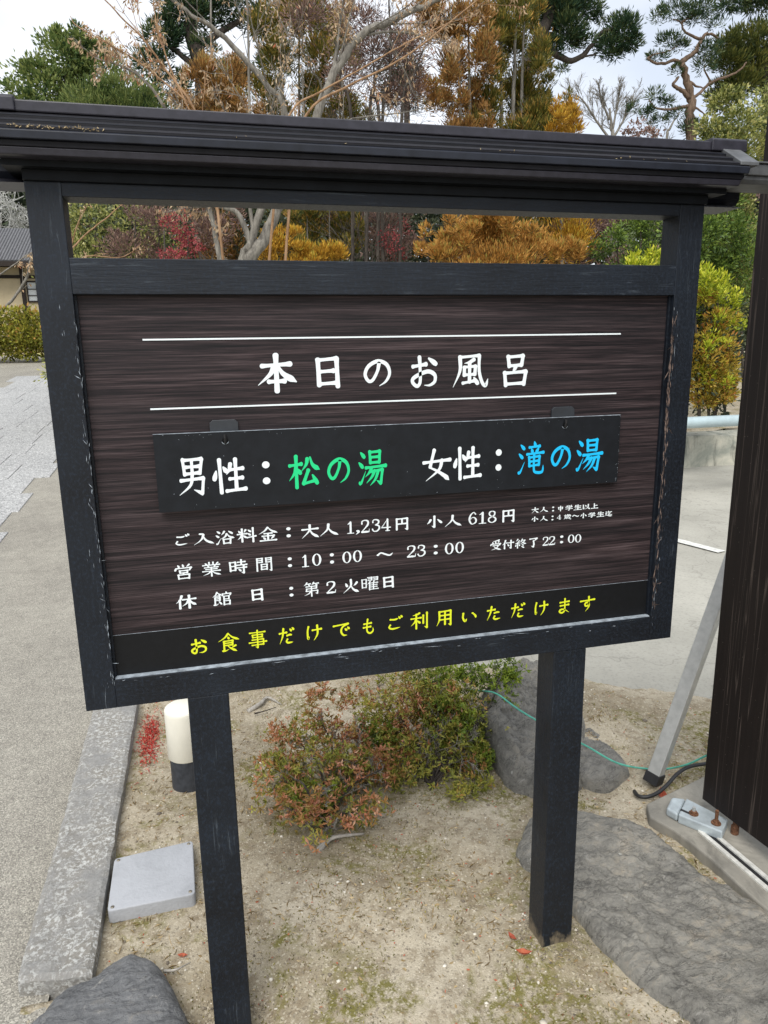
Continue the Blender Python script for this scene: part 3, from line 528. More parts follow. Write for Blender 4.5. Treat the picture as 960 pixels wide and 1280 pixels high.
Geo().box(rx0+.046, rx1-.046, -.008, .068, ZT, 1.846).build('roof_beam', MAT['under'], sign, bevel=.001)
Geo().box(-.0025, 1.3265, -.007, .067, 1.9335, 1.9515).build('ridge_cap', MAT['roof'], sign, bevel=.0022)
for a, b, s in ((1.3265, 1.407, 1), (-.083, -.0025, -1)):
    Geo().prism([(-.012, 1.933), (-.012, 1.954), (-.008, 1.958), (.068, 1.958), (.072, 1.954), (.072, 1.933)], a-(.004 if s == 1 else 0), b+(.004 if s == -1 else 0)).build('ridge_end_cap', MAT['roof'], sign, bevel=.002)
    a2, b2 = (1.3485, 1.392) if s == 1 else (-.068, -.0245)
    Geo().prism([(-.0695, 1.8935), (-.0695, 1.9), (-.004, 1.9415), (.03, 1.949), (.064, 1.9415), (.1295, 1.9), (.1295, 1.8935)], a2, b2).build('verge_flashing', MAT['greymetal'], sign, bevel=.001)
for a, b in ((1.325, 1.470), (-.1455, -.0005)):
    g = Geo(); g.prism([(.085, 1.846), (.075, 1.858), (.075, 1.872), (.068, 1.874), (.068, 1.8765), (.115, 1.8765), (.115, 1.846)], a, b); g.build('bracket_arm', MAT['eave'], sign, bevel=.001)
    Geo().prism([(.03, 1.832), (.074, 1.8455), (.1145, 1.8455), (.1145, 1.832)], a, b-.03 if a > 0 else b).build('bracket_support', MAT['roof'], sign, bevel=.001)
# moss and dust caught on the eave
P = []; 
for i in range(200):
    x = RNG.choice([RNG.uniform(.0, .14), RNG.uniform(.35, 1.25)], p=[.78, .22]); P.append((x, RNG.uniform(-.069, -.064), 1.8935+RNG.uniform(0, .0035)))
leaves('eave_debris', LM['straw'], P, RNG.normal(size=(200, 3))*[1, .4, .3]+[0, 0, .2], .005, .0018, sign, tint=.95)

plq = thing('hanging_plaque', "black plaque hung from two hooks, with white, green and blue brush lettering", 'plaque', (.663, -.001, 1.24))
g = Geo()                                   # a plate with two keyholes: built around the holes
holes = (.303, 1.021); x0, x1, z0, z1 = .171, 1.1555, 1.2435, 1.3935; hz = 1.3765; hr = .0058
xs = [x0]
for hx in holes: xs += [hx-.012, hx+.012]
xs.append(x1)
for i in (0, 2, 4): g.box(xs[i], xs[i+1], .002, .008, z0, z1)
for hx in holes:
    g.box(hx-.012, hx+.012, .002, .008, z0, hz-.012)
    N = 24; ang = [2*math.pi*i/N for i in range(N)]
    def sq(a):
        c, s_ = math.cos(a), math.sin(a); zt = (z1-hz) if s_ > 0 else .012; k = min(.012/abs(c) if abs(c) > 1e-6 else 9, zt/abs(s_) if abs(s_) > 1e-6 else 9); return (hx+c*k, hz+s_*k)
    n = len(g.v); q = [sq(a) for a in ang]; hcs = [(hx+hr*math.cos(a), hz+hr*math.sin(a)) for a in ang]
    for yy in (.002, .008): g.v += [(a, yy, b) for a, b in q]+[(a, yy, b) for a, b in hcs]
    for i in range(N):
        j = (i+1) % N; g.f += [(n+i, n+j, n+N+j, n+N+i), (n+2*N+j, n+2*N+i, n+3*N+i, n+3*N+j), (n+N+i, n+N+j, n+3*N+j, n+3*N+i)]
    g.f += []
plate = g.build('plate', MAT['plaque'], plq)
Geo().box(x0, x1, .0022, .0078, z1, z1+.0006).build('pale_top_edge', MAT['edge'], plq)  # thin pale strip along the top of the plate
for hx in holes:
    g = Geo(); N = 14; n = 0
    A = [math.pi*(1.1+.8*i/N) for i in range(N+1)]
    g.v = [(hx+r*math.cos(a), .0015, hz+r*math.sin(a)) for r in (hr+.0002, hr+.0011) for a in A]; g.f = [(i, i+1, N+2+i, N+1+i) for i in range(N)]
    g.build('hole_rim', MAT['edge'], plq)
write_line('mens_character', TEXT['men'], .0016, MAT['white'], plq, 1.1)
write_line('pine_bath_character', TEXT['green'], .0016, MAT['green'], plq)
write_line('womens_character', TEXT['women'], .0016, MAT['white'], plq, 1.1)
write_line('waterfall_bath_character', TEXT['blue'], .0016, MAT['blue'], plq)
P = [(RNG.uniform(x0, x1), .0016, RNG.choice([RNG.uniform(z0, z1), z0+.002+abs(RNG.normal(0, .004)), z1-.002-abs(RNG.normal(0, .004))])) for _ in range(90)]+[(x1-abs(RNG.normal(0, .004)), .0016, RNG.uniform(z0, z1)) for _ in range(26)]
leaves('scuff_mark', MAT['edge'], P, RNG.normal(size=(len(P), 3))*[1, .02, 1], .0022, .0009, plq, fold=0)

# ------------------------------------------------------------------ ground, road, kerb
def axis(a, b, fine0, fine1, df, growth=1.25):
    v = list(np.arange(fine0, fine1, df)); s = df; x = fine1
    while x < b: v.append(x); s *= growth; x += s
    v.append(b); s = df; x = fine0-df; lo = []
    while x > a: lo.append(x); s *= growth; x -= s
    lo.append(a); return np.array(sorted(set(lo+v)))
grid_mesh('ground', axis(-400, 400, -8, 12, 1.), axis(-60, 700, -4, 30, 1.), lambda x, y: terrain(x, y)-.09-.0*x, MAT['soil'], None, 'structure')
grid_mesh('road', axis(-14, -.2, -3.4, -.2, .1), axis(-6, 24, -2, 8, .25), lambda x, y: terrain(x, y)+.002+.006*fbm(x, y, .5, 3, 5), MAT['road'], None, 'structure',
          keep=lambda c: c[:, 0] < -.2-.2*np.maximum(0, c[:, 1]-3.6))
grid_mesh('car_park', axis(.2, 16, .2, 6, .12), axis(-1.5, 24, -1, 8, .12), lambda x, y: terrain(x, y)-.012+.010*fbm(x, y, .8, 3, 8), MAT['carpark'], None, 'structure', keep=lambda c: ((c[:, 1] > .5) | (c[:, 0] > 2.6)) & (c[:, 1] < 6.6))
def bed_z(x, y):
    z = .030*fbm(x, y, 2.2, 4, 21)+.016*fbm(x, y, 11, 3, 33)+.006*fbm(x, y, 60, 2, 40)+.004
    z = z+.034*np.exp(-((x-1.06)**2+(y-.03)**2)/.012)-.075*np.exp(-((x-.236)**2+(y+.06)**2)/.035)     # soil heaped round the posts
    z = z+.045*np.exp(-((x-1.75)**2+(y-1.02)**2)/.05)
    yb = 1.93-.66*np.maximum(0, x-.95)+.16*fbm(x, y, 3.0, 4, 50)
    d = np.clip((y-yb)/.28, 0, 1); z = z*(1-d)-.03*d
    return z-.05*np.clip((-.02-(x+.09))/.02, 0, 1)*(x < -.09)*(y > .205)
grid_mesh('garden_soil', np.arange(-.26, 2.75, .012), np.arange(-1.1, 2.35, .012), bed_z, MAT['soil'], None, 'structure')
def bz(x, y): return float(bed_z(np.array([x]), np.array([y]))[0])
# kerb stones
kerb = bpy.data.objects.new('kerb', None); COL.objects.link(kerb); kerb['kind'] = 'structure'; kerb.location = (-.19, .3, 0)
def kerb_stone(y0, y1, seed, slant=0.):
    nx, ny = 14, int((y1-y0)/.014); V = []; F = []
    for j in range(ny+1):
        for i in range(nx+1):
            a, b = i/nx, j/ny; x = -.272+.176*a; y = y0+(y1-y0)*b+slant*(1-b)*(a-.5)
            ed = min(a, 1-a, 1)*nx; eb = min(b, 1-b)*ny
            x += .006*float(fbm([y], [x], 14, 3, seed+1)[0])*(1 if a in (0, 1) else .3)
            z = .052+.016*float(fbm([x], [y], 24, 4, seed)[0])-(.006 if ed < .5 else 0)-(.010 if eb < .5 else 0); V.append((x, y, z))
    W1 = nx+1
    for j in range(ny):
        for i in range(nx): a = j*W1+i; F.append((a, a+1, a+W1+1, a+W1))
    ring = [i for i in range(W1)]+[j*W1+nx for j in range(1, ny+1)]+[ny*W1+i for i in range(nx-1, -1, -1)]+[j*W1 for j in range(ny-1, 0, -1)]
    n = len(V); V += [(V[i][0], V[i][1], -.08) for i in ring]; m = len(ring)
    F += [(ring[k], n+k, n+(k+1) % m, ring[(k+1) % m]) for k in range(m)]
    me = bpy.data.meshes.new('kerb_stone'); me.from_pydata(V, [], F); me.update(); return link('kerb_stone', me, MAT['kerb'], kerb, None, False)
kerb_stone(.215, 1.93, 3, -.03); kerb_stone(1.945, 3.6, 9)
# granite slabs beside the road: staggered rows, each slab its own object
pav = bpy.data.objects.new('granite_paving', None); COL.objects.link(pav); pav['kind'] = 'structure'
r2 = random.Random(4)
def slab(x0, x1, y0, y1):
    z = [float(terrain(x, y))+.012+r2.uniform(-.002, .003) for x, y in ((x0, y0), (x1, y0), (x1, y1), (x0, y1))]
    g = Geo(); P = ((x0, y0), (x1, y0), (x1, y1), (x0, y1)); g.v = [(p[0], p[1], c) for p, c in zip(P, z)]+[(p[0], p[1], c-.06) for p, c in zip(P, z)]
    g.f = [(0, 1, 2, 3), (7, 6, 5, 4)]+[(i, 4+i, 4+(i+1) % 4, (i+1) % 4) for i in range(4)]; g.build('slab', MAT['slab'], pav, bevel=.004, seg=1)
ys = [3.7, 4.35, 5.0, 5.64, 6.32, 7.0, 7.7, 8.35, 9.0, 9.7, 10.4, 11.1, 11.9, 12.7, 13.5, 14.4, 15.4, 16.5, 17.6]
ex = [-1.42, -1.36, -1.47, -1.417, -1.535, -1.385, -1.47, -1.40, -1.52, -1.44, -1.5, -1.4, -1.55, -1.45, -1.5, -1.45, -1.55, -1.5]
for k in range(len(ys)-1):
    x = ex[k]; 
    while x > -3.5: wd = r2.choice([.42, .5, .58]); slab(x-wd+.006, x, ys[k]+.004, ys[k+1]-.004); x -= wd
g = Geo(); a, b = (3.70, 4.05), (3.995, 3.03)   # worn white parking line
for k in range(8):
    p = [a[0]+(b[0]-a[0])*k/8, a[1]+(b[1]-a[1])*k/8]; q = [a[0]+(b[0]-a[0])*(k+1)/8, a[1]+(b[1]-a[1])*(k+1)/8]; n = len(g.v)
    for c in (p, q):
        for s in (-.045, .045): g.v.append((c[0]+s*.96, c[1]+s*.28, float(terrain(c[0], c[1]))-.001))
    g.f.append((n, n+1, n+3, n+2))
lo = g.build('parking_line', MAT['line']); lo['kind'] = 'structure'

# ------------------------------------------------------------------ rocks
def rock(label, pts, H, mat, seed, z0=-.06, lean=(0, 0), rough=1., strat=(1, .3), p=6):
    P = [np.array(q[:2]) for q in pts]; C = np.mean(P, 0); n = len(P); O = []
    Q = [P[-1]]+P+P[:2]
    for i in range(1, n+1):
        for j in range(16):
            t = j/16; a, b, c, d = Q[i-1], Q[i], Q[i+1], Q[(i+2) % len(Q)] if i+2 < len(Q) else P[1]; O.append(.5*((2*b)+(-a+c)*t+(2*a-5*b+4*c-d)*t*t+(-a+3*b-3*c+d)*t**3))
    O = np.array(O); m = len(O); R = 64; rs = np.linspace(0, 1, R)**.8; X = []; Y = []; Z = []
    for s in rs:
        q = C+(O-C)*s; q = q+np.stack([fbm(q[:, 0], q[:, 1], 9, 3, seed+3), fbm(q[:, 1], q[:, 0], 9, 3, seed+4)], 1)*.022*s*rough
        st = strat[0]*q[:, 0]+strat[1]*q[:, 1]; ss = strat[0]*q[:, 1]-strat[1]*q[:, 0]
        z = H*(1-s**p)**.55+lean[0]*(q[:, 0]-C[0])+lean[1]*(q[:, 1]-C[1])+rough*(.05*fbm(q[:, 0], q[:, 1], 3, 5, seed)+.03*np.abs(fbm(st*2.0, ss*.7, 6, 4, seed+7, .6))+.016*fbm(st, ss*.3, 34, 3, seed+9))
        z = z+rough*(.014*(np.abs(fbm(q[:, 0], q[:, 1], 16, 4, seed+11, .65))*2-.3)+.006*fbm(q[:, 0], q[:, 1], 90, 2, seed+12))+z0*(s > .999); X.append(q[:, 0]); Y.append(q[:, 1]); Z.append(z)
    X, Y, Z = map(np.array, (X, Y, Z)); V = np.stack([X-C[0], Y-C[1], Z], -1).reshape(-1, 3); F = []
    for i in range(R-1):
        for j in range(m): a = i*m+j; b = i*m+(j+1) % m; F.append((a, b, b+m, a+m) if i else (a, b+m, a+m))
    me = bpy.data.meshes.new('rock'); me.from_pydata(V.tolist(), [], F); me.update(); o = link('rock', me, MAT[mat], None, None, True); o.location = (C[0], C[1], 0); return tag(o, label, 'rock')
G_ = lambda L, z=.05: [on_ground(u, v, z) for u, v in L]
rock('large flat dark grey rock beside the right post, running to the lower right corner', G_([(645, 1045), (668, 1010), (735, 1008), (805, 1030), (870, 1078), (930, 1110), (1010, 1170), (1060, 1290), (930, 1330), (862, 1268), (805, 1222), (752, 1170), (722, 1140), (690, 1092), (655, 1068)], .05), .052, 'rock', 5, lean=(.02, .02), strat=(.6, .8), rough=1.35, p=9)
rock('dark grey rounded rock at the near end of the kerb, lower left corner', G_([(20, 1300), (45, 1262), (72, 1236), (112, 1222), (138, 1200), (168, 1188), (200, 1203), (222, 1240), (240, 1275), (250, 1340), (120, 1380)], .05), .07, 'rock3', 15, rough=.6, strat=(.3, 1))
rock('grey weathered rock behind the azalea, left of the right post', G_([(600, 905), (618, 868), (645, 845), (680, 842), (716, 868), (738, 900), (740, 948), (705, 975), (660, 976), (625, 955)], .08), .15, 'rock2', 25, lean=(-.15, .22), rough=2.3)
rock('low brown slanting rock just right of the right post', G_([(715, 905), (745, 905), (768, 930), (784, 958), (760, 975), (725, 968), (700, 940)], .05), .06, 'rock2', 35, lean=(-.15, -.1), rough=1.3)

# ------------------------------------------------------------------ junction cover, bollard lamp
cv = thing('ground_cover_box', 'square light grey plastic junction cover with four corner screws beside the kerb', 'junction box', (.023, .575, .0))
C4 = [on_ground(u, v, .045)[:2] for u, v in ((143, 1074), (241, 1051), (244, 1118), (134, 1140))]
def rounded(C4, r, n=5):
    o = []
    for i in range(4):
        p, a, b = C4[i], C4[i-1], C4[(i+1) % 4]; da = (a-p)/np.linalg.norm(a-p); db = (b-p)/np.linalg.norm(b-p)
        A = p+da*r; B = p+db*r
        for k in range(n+1): t = k/n; o.append((1-t)**2*A+2*t*(1-t)*p+t*t*B)
    return o
RP = rounded(C4, .014); 
if np.cross(RP[1]-RP[0], RP[9]-RP[0]) < 0: RP = RP[::-1]
Geo().poly(RP, .004, .047).build('lid', MAT['cover'], cv, bevel=.003)
cc = np.mean(C4, 0); Geo().poly([cc+(q-cc)*.93 for q in RP], -.05, .0038).build('box_body', MAT['cover'], cv)
for q in C4:
    s = q+(cc-q)*.11; sc = Geo().lathe([(.0001, .0472), (.0052, .0472), (.0052, .0482), (.0038, .0496), (.0001, .0496)], (s[0], s[1], 0), 12).build('screw', MAT['screw'], cv, smooth=False)
    Geo().box(s[0]-.0034, s[0]+.0034, s[1]-.0006, s[1]+.0006, .0497, .0500).build('screw_slot', MAT['rubber'], sc)
bl = thing('bollard_lamp', 'short round bollard lamp with cream diffuser on a dark base, behind the left post', 'bollard light', (.112, 1.03, 0))
bc = (.128, 1.03, 0)
Geo().lathe([(.062, -.05), (.062, .128)], bc, 40).build('base', MAT['bbase'], bl, smooth=False).data.polygons.foreach_set('use_smooth', [False]*41*1+[False]*0) if 0 else Geo().lathe([(.060, -.05), (.060, .122), (.058, .126)], bc, 48).build('base', MAT['bbase'], bl)
Geo().lathe([(.062, .1265), (.0655, .130), (.0655, .296), (.0655, .306), (.0635, .313), (.058, .3165), (.001, .3170)], bc, 48).build('diffuser', MAT['diffuser'], bl, smooth=True)

# ------------------------------------------------------------------ gate on the right with its footing, track, stopper, brace
gx0, gy0 = 1.768, .365; gd = np.array([.112, -.994]); gn = np.array([.994, .112])
gate = thing('sliding_gate', 'tall dark brown solid gate panel at the right edge with pale water streaks', 'gate', (gx0, gy0, 0))
pA = np.array([gx0, gy0]); pB = pA+gd*2.2; th = .05
Geo().poly([pA, pB, pB+gn*th, pA+gn*th][::-1], .085, 2.245).build('panel', MAT['gate'], gate, bevel=.002)
for s in (.12, 1.2, 2.0):
    q = pA+gd*s+gn*.02
    Geo().lathe([(.012, .03), (.012, .06), (.008, .062), (.008, .12)], (q[0], q[1], 0), 14).build('roller_bolt', MAT['rust'], gate)
foot = [on_ground(u, v, .03)[:2] for u, v in ((812, 1006), (850, 984), (884, 968))]
fA = np.array([1.60, .47]); 
g = Geo(); NP = [on_ground(u, v, .035)[:2] for u, v in ((808, 1004), (812, 1020), (842, 1037), (868, 1056), (888, 1072), (919, 1101), (985, 1160))]
FP = NP+[np.array([1.72, -1.2]), np.array([2.3, -1.2]), np.array([2.3, .2]), np.array([2.05, .58])]+[on_ground(850, 984, .035)[:2]]
FP = [np.array(p) for p in FP]
area = sum(FP[i][0]*FP[(i+1) % len(FP)][1]-FP[(i+1) % len(FP)][0]*FP[i][1] for i in range(len(FP)))
if area < 0: FP = FP[::-1]
o = g.poly(FP, -.1, .034).build('gate_footing', MAT['concrete'], bevel=.006); o['kind'] = 'structure'
tr = thing('gate_track', 'pale metal floor track with a dark groove set along the gate footing', 'rail', (1.72, .1, .034))
tA = np.array([1.700, .285]); td = np.array([.075, -.997]); tn = np.array([.997, .075])
for a, b, nm in ((-.006, .008, 'track_lip'), (.026, .040, 'track_lip')):
    P = [tA+tn*a, tA+tn*b, tA+tn*b+td*1.6, tA+tn*a+td*1.6]; Geo().poly(P[::-1], .030, .0405).build(nm, MAT['trackm'], tr, bevel=.001)
P = [tA+tn*.0082, tA+tn*.0258, tA+tn*.0258+td*1.6, tA+tn*.0082+td*1.6]; Geo().poly(P[::-1], .020, .0348).build('groove', MAT['rubber'], tr)
st = thing('track_stopper', 'grey steel stopper block bolted at the end of the gate track', 'stopper', (1.71, .33, .034))
SP = [np.array(on_ground(u, v, .066)[:2]) for u, v in ((846, 1016), (836, 1001), (851, 995.5), (909, 1022), (904, 1036))]
def ccw(P): return P if sum(P[i][0]*P[(i+1) % len(P)][1]-P[(i+1) % len(P)][0]*P[i][1] for i in range(len(P))) > 0 else P[::-1]
c0, c1, c2, c3 = (np.array(on_ground(u, v, .066)[:2]) for u, v in ((848, 1018), (858, 997.5), (910, 1024), (903, 1040)))
Geo().poly(ccw([c0, c1, c2, c3]), .034, .066).build('block', MAT['galv'], st, bevel=.004)
d0, d1, d2, d3 = (np.array(on_ground(u, v, .066)[:2]) for u, v in ((833, 1009), (840, 995), (857.4, 997.2), (847.4, 1017.4)))
Geo().poly(ccw([d0, d1, d2, d3]), .034, .064).build('end_cap', MAT['galv'], st, bevel=.008, seg=3)
s0, s1 = (np.array(on_ground(u, v, .0664)[:2]) for u, v in ((851, 1012), (862, 1017)))
Geo().tube([(*s0, .0655), (*s1, .0655)], .0045, 8).build('slot', MAT['rubber'], st)
for (u, v), k in (((867, 1017), 0), ((895, 1029), 1)):
    q = on_ground(u, v, .067)
    Geo().lathe([(.015, .0662), (.015, .069), (.009, .070), (.009, .077), (.008, .0775)], (q[0], q[1], 0), 18).build('bolt_head', MAT['rust'], st)
    Geo().lathe([(.0055, .0775), (.0055, .090 if k == 0 else .112)], (q[0], q[1], 0), 12).build('bolt_shank', MAT['alu'] if k == 0 else MAT['rust'], st)
br = thing('gate_brace', 'slanting square aluminium brace tube with a black rubber foot beside the gate', 'brace', (1.72, .58, 0))
b0 = on_ground(819, 968, .05); b1 = at(897, 752, .58); dirb = unit(b1-b0); top = b0+dirb*1.0
sx = unit(np.cross(dirb, np.array([0, 1., 0]))); sy = np.cross(dirb, sx); hw = .0265
ang = .5; s1_ = sx*math.cos(ang)+sy*math.sin(ang); s2_ = -sx*math.sin(ang)+sy*math.cos(ang)
def sqtube(name, a, b, h, mat, par, bev=.002):
    g = Geo(); g.v = [tuple(p+s1_*i*h+s2_*j*h) for p in (a, b) for i, j in ((-1, -1), (1, -1), (1, 1), (-1, 1))]
    g.f = [(3, 2, 1, 0), (4, 5, 6, 7)]+[(i, (i+1) % 4, 4+(i+1) % 4, 4+i) for i in range(4)]; return g.build(name, mat, par, bevel=bev)
sqtube('tube', b0, top, hw*.86, MAT['alu'], br, .003); sqtube('foot_cap', b0-dirb*.03, b0+dirb*.008, hw, MAT['rubber'], br)
# grey eave running from the board to the gate
ev = thing('metal_eave', 'weathered grey metal eave piece between the board roof and the dark gate', 'eave', (1.4, 0, 1.88))
Geo().prism([(-.036, 1.8835), (-.038, 1.9035), (-.034, 1.906), (.06, 1.906), (.06, 1.8835)], 1.4015, 1.766, [-.006, 0, 0, 0, -.006], None).build('fascia', MAT['greymetal'], ev, bevel=.0015)
Geo().prism([(-.024, 1.868), (-.030, 1.876), (-.030, 1.8832), (.055, 1.8832), (.055, 1.868)], 1.392, 1.766, [-.010, -.004, 0, 0, -.010], None).build('moulding', MAT['greymetal'], ev, bevel=.001)
Geo().prism([(-.042, 1.9062), (-.042, 1.909), (.064, 1.909), (.064, 1.9062)], 1.372, 1.766).build('flashing', MAT['greymetal'], ev, bevel=.0006)
# wires
def wire(name, label, pts, r, mat, cat, sides=8):
    C = crom(pts, 8); o = Geo().tube(C, r, sides).build(name, MAT[mat], smooth=True); tag(o, label, cat)
    return o
gp = [on_ground(u, v, .02) for u, v in ((560, 838),)]
wire('garden_wire', 'thin green coated wire trailing behind the right post to the gate', [on_ground(585, 862, .12), on_ground(606, 864, .20), on_ground(622, 868, .25), on_ground(650, 888, .24), on_ground(700, 917, .22), on_ground(732, 932, .18), on_ground(775, 955, .10), at(821, 961.5, .66), at(854, 957, .58), at(882, 945, .52), at(915, 930, .48)], .0034, 'gwire', 'wire')
wire('power_cable', 'black cable curling on the soil from behind the gate', [np.array(on_ground(u, v, z)) for u, v, z in ((793, 989, .005), (798, 995, .02), (809, 996, .025), (822, 991, .03), (834, 981, .04), (846, 968, .05), (860, 959, .055), (880, 955, .05), (912, 952, .03))], .0065, 'cable', 'cable', 10)
wire('thin_black_hose', 'black hose running over the rock behind the azalea', [at(628, 818, 1.9), at(650, 826, 1.85), at(664, 838, 1.75), at(680, 862, 1.6)], .008, 'cable', 'hose')

# ------------------------------------------------------------------ litter on the soil
def bed_scatter(n, inside=lambda x, y: x > -9, x0=-.08, x1=2.3, y0=-.5, y1=1.9):
    P = []
    while len(P) < n:
        x = RNG.uniform(x0, x1, n); y = RNG.uniform(y0, y1, n); k = np.broadcast_to(inside(x, y), n) & (y < 1.9-.66*np.maximum(0, x-.95))
        x, y = x[k], y[k]; P += list(zip(x, y, bed_z(x, y)))
    return np.array(P[:n])
def pebbles(name, P, r0, r1, mat, tmax=1.):
    ico = np.array([(0, 0, 1), (.89, 0, .45), (.28, .85, .45), (-.72, .53, .45), (-.72, -.53, .45), (.28, -.85, .45), (.72, .53, -.45), (-.28, .85, -.45), (-.89, 0, -.45), (-.28, -.85, -.45), (.72, -.53, -.45), (0, 0, -1)])
    fc = np.array([(0, 1, 2), (0, 2, 3), (0, 3, 4), (0, 4, 5), (0, 5, 1), (1, 6, 2), (2, 7, 3), (3, 8, 4), (4, 9, 5), (5, 10, 1), (2, 6, 7), (3, 7, 8), (4, 8, 9), (5, 9, 10), (1, 10, 6), (11, 7, 6), (11, 8, 7), (11, 9, 8), (11, 10, 9), (11, 6, 10)])
    n = len(P); r = r0+(r1-r0)*RNG.random(n)**4; V = ico[None]*(1+RNG.normal(0, .18, (n, 12, 1)))*r[:, None, None]*np.stack([RNG.uniform(.8, 1.3, n), RNG.uniform(.7, 1.1, n), RNG.uniform(.45, .8, n)], 1)[:, None]
    V = V+P[:, None]; F = fc[None]+np.arange(n)[:, None, None]*12
    me = bpy.data.meshes.new(name); me.vertices.add(12*n); me.vertices.foreach_set('co', V.astype(np.float32).ravel()); me.loops.add(60*n); me.polygons.add(20*n)
    me.loops.foreach_set('vertex_index', F.astype(np.int32).ravel()); me.polygons.foreach_set('loop_start', (np.arange(20*n)*3).astype(np.int32))
    a = me.attributes.new('tint', 'FLOAT', 'FACE'); a.data.foreach_set('value', np.repeat(RNG.random(n)*tmax, 20).astype(np.float32)); me.update(calc_edges=True); return link(name, me, mat, None, 'stuff', True)
pebbles('gravel', bed_scatter(8000), .001, .0055, LM['pebble'])
P = bed_scatter(260); pebbles('gravel', P+[0, 0, .001], .004, .011, LM['pebble'])
P = []
for cx_, cy_ in ((1.06, .04), (.236, .04)):
    for _ in range(420): a = RNG.uniform(0, 6.28); r = .055+abs(RNG.normal(0, .022)); P.append((cx_+r*math.cos(a)*1.05, cy_+r*math.sin(a)*1.05, 0))
P = np.array(P); P[:, 2] = bed_z(P[:, 0], P[:, 1])+.001; pebbles('gravel', P, .0012, .0045, LM['pebble'], .6)
mossmask = lambda x, y: fbm(x, y, 2.4, 4, 77) > .03
P = bed_scatter(9000, mossmask); leaves('moss_tufts', LM['moss'], P, RNG.normal(size=(9000, 3))*[.7, .7, .3]+[0, 0, .7], .008, .003)
gm = lambda x, y: (fbm(x, y, 3.1, 4, 99) > .07) | ((x < .35) & (abs(y-.33) < .12))
P = bed_scatter(3200, gm, y1=1.7); leaves('dry_grass_litter', LM['straw'], P, RNG.normal(size=(3200, 3))*[1, 1, .18]+[0, 0, .12], .024, .0016)
P = bed_scatter(700); leaves('leaf_crumbs', LM['redleaf'], P+[0, 0, .003], RNG.normal(size=(700, 3))*[1, 1, .2], .009, .004, tint=.5)
P = bed_scatter(1500); leaves('brown_leaf_crumbs', LM['straw'], P+[0, 0, .003], RNG.normal(size=(1500, 3))*[1, 1, .25], .014, .006)
c = on_ground(187, 925, 0); P = np.array([(c[0]-.0+RNG.normal(0, .022), c[1]+RNG.normal(0, .10), .01) for _ in range(900)]); P[:, 2] = bed_z(P[:, 0], P[:, 1])+.004
leaves('red_ground_cover', LM['redmoss'], P, RNG.normal(size=(900, 3))*[1, 1, .4]+[0, 0, .5], .013, .004)
def leafobj(label, u, v, L_, mat='redleaf', n=1, z=.02, lobes=5):
    c = on_ground(u, v, z); g = Geo(); rot = RNG.uniform(0, 6.28); c[2] = bz(c[0], c[1])+.004
    ca, sa = math.cos(rot), math.sin(rot); m = 7; hw_ = [.02, .55, .9, 1., .8, .4, .02]; curl = RNG.uniform(.6, 1.3); tw = RNG.uniform(-.5, .5)
    for i in range(m):
        s = i/(m-1)*2-1; w_ = hw_[i]*L_*.42*RNG.uniform(.8, 1.15); lift = curl*.35*L_*s*s
        for t_ in (-1, 0, 1): lx, ly = s*L_, t_*w_+tw*L_*.3*s*s; g.v.append((c[0]+lx*ca-ly*sa, c[1]+lx*sa+ly*ca, c[2]+lift+.5*abs(t_)*w_))
    for i in range(m-1):
        for t_ in (0, 1): k_ = 3*i+t_; g.f.append((k_, k_+1, k_+4, k_+3))
    lobes = (m-1)
    o = g.build('fallen_leaf', None); o.data.materials.append(LM[mat]); a_ = o.data.attributes.new('tint', 'FLOAT', 'FACE'); a_.data.foreach_set('value', [float(RNG.uniform(.1, .6)) for _ in range(2*lobes)]); tag(o, label, 'leaf')
leafobj('curled rust red leaf beside the black cable at the footing', 829, 990, .038)
leafobj('red brown star shaped leaf at the foot of the right post', 655, 1192, .022)
leafobj('small red leaf lying by the azalea on its left', 335, 955, .014); leafobj('pale red leaf on the soil just left of the bushes lower branches', 352, 976, .013)
leafobj('small red leaf right of the junction cover near the dark rock', 228, 1190, .014)
leafobj('curled reddish leaf at the base of the right post, outer side', 640, 1170, .016)
def root(label, pts, r, cat='root', name='dead_root', mat='b_pale'):
    Q = crom([on_ground(u, v, z) for u, v, z in pts], 6); n = len(Q); o = Geo().tube(Q, [r*(1-.75*i/n)*(1+.25*math.sin(3.1*i)) for i in range(n)], 6).build(name, MAT[mat], smooth=True); tag(o, label, cat)
root('pale forked dead root on the soil right of the left post', [(310, 890, 0), (325, 880, .015), (335, 872, .015), (352, 881, .0)], .012)
root('thin dark twig lying on the soil below the bigger root', [(318, 892, .012), (330, 889, .015), (345, 884, .012)], .004, 'twig', 'twig', 'b_dark')
root('grey cut azalea root stub at the front of the bush', [(398, 1064, 0), (408, 1052, .02), (420, 1046, .03), (455, 1042, .02)], .012, 'root')
root('dry twig between the dark rock and the left post', [(205, 1214, .01), (220, 1212, .03), (238, 1203, .015)], .004, 'twig', 'twig', 'b_pale')

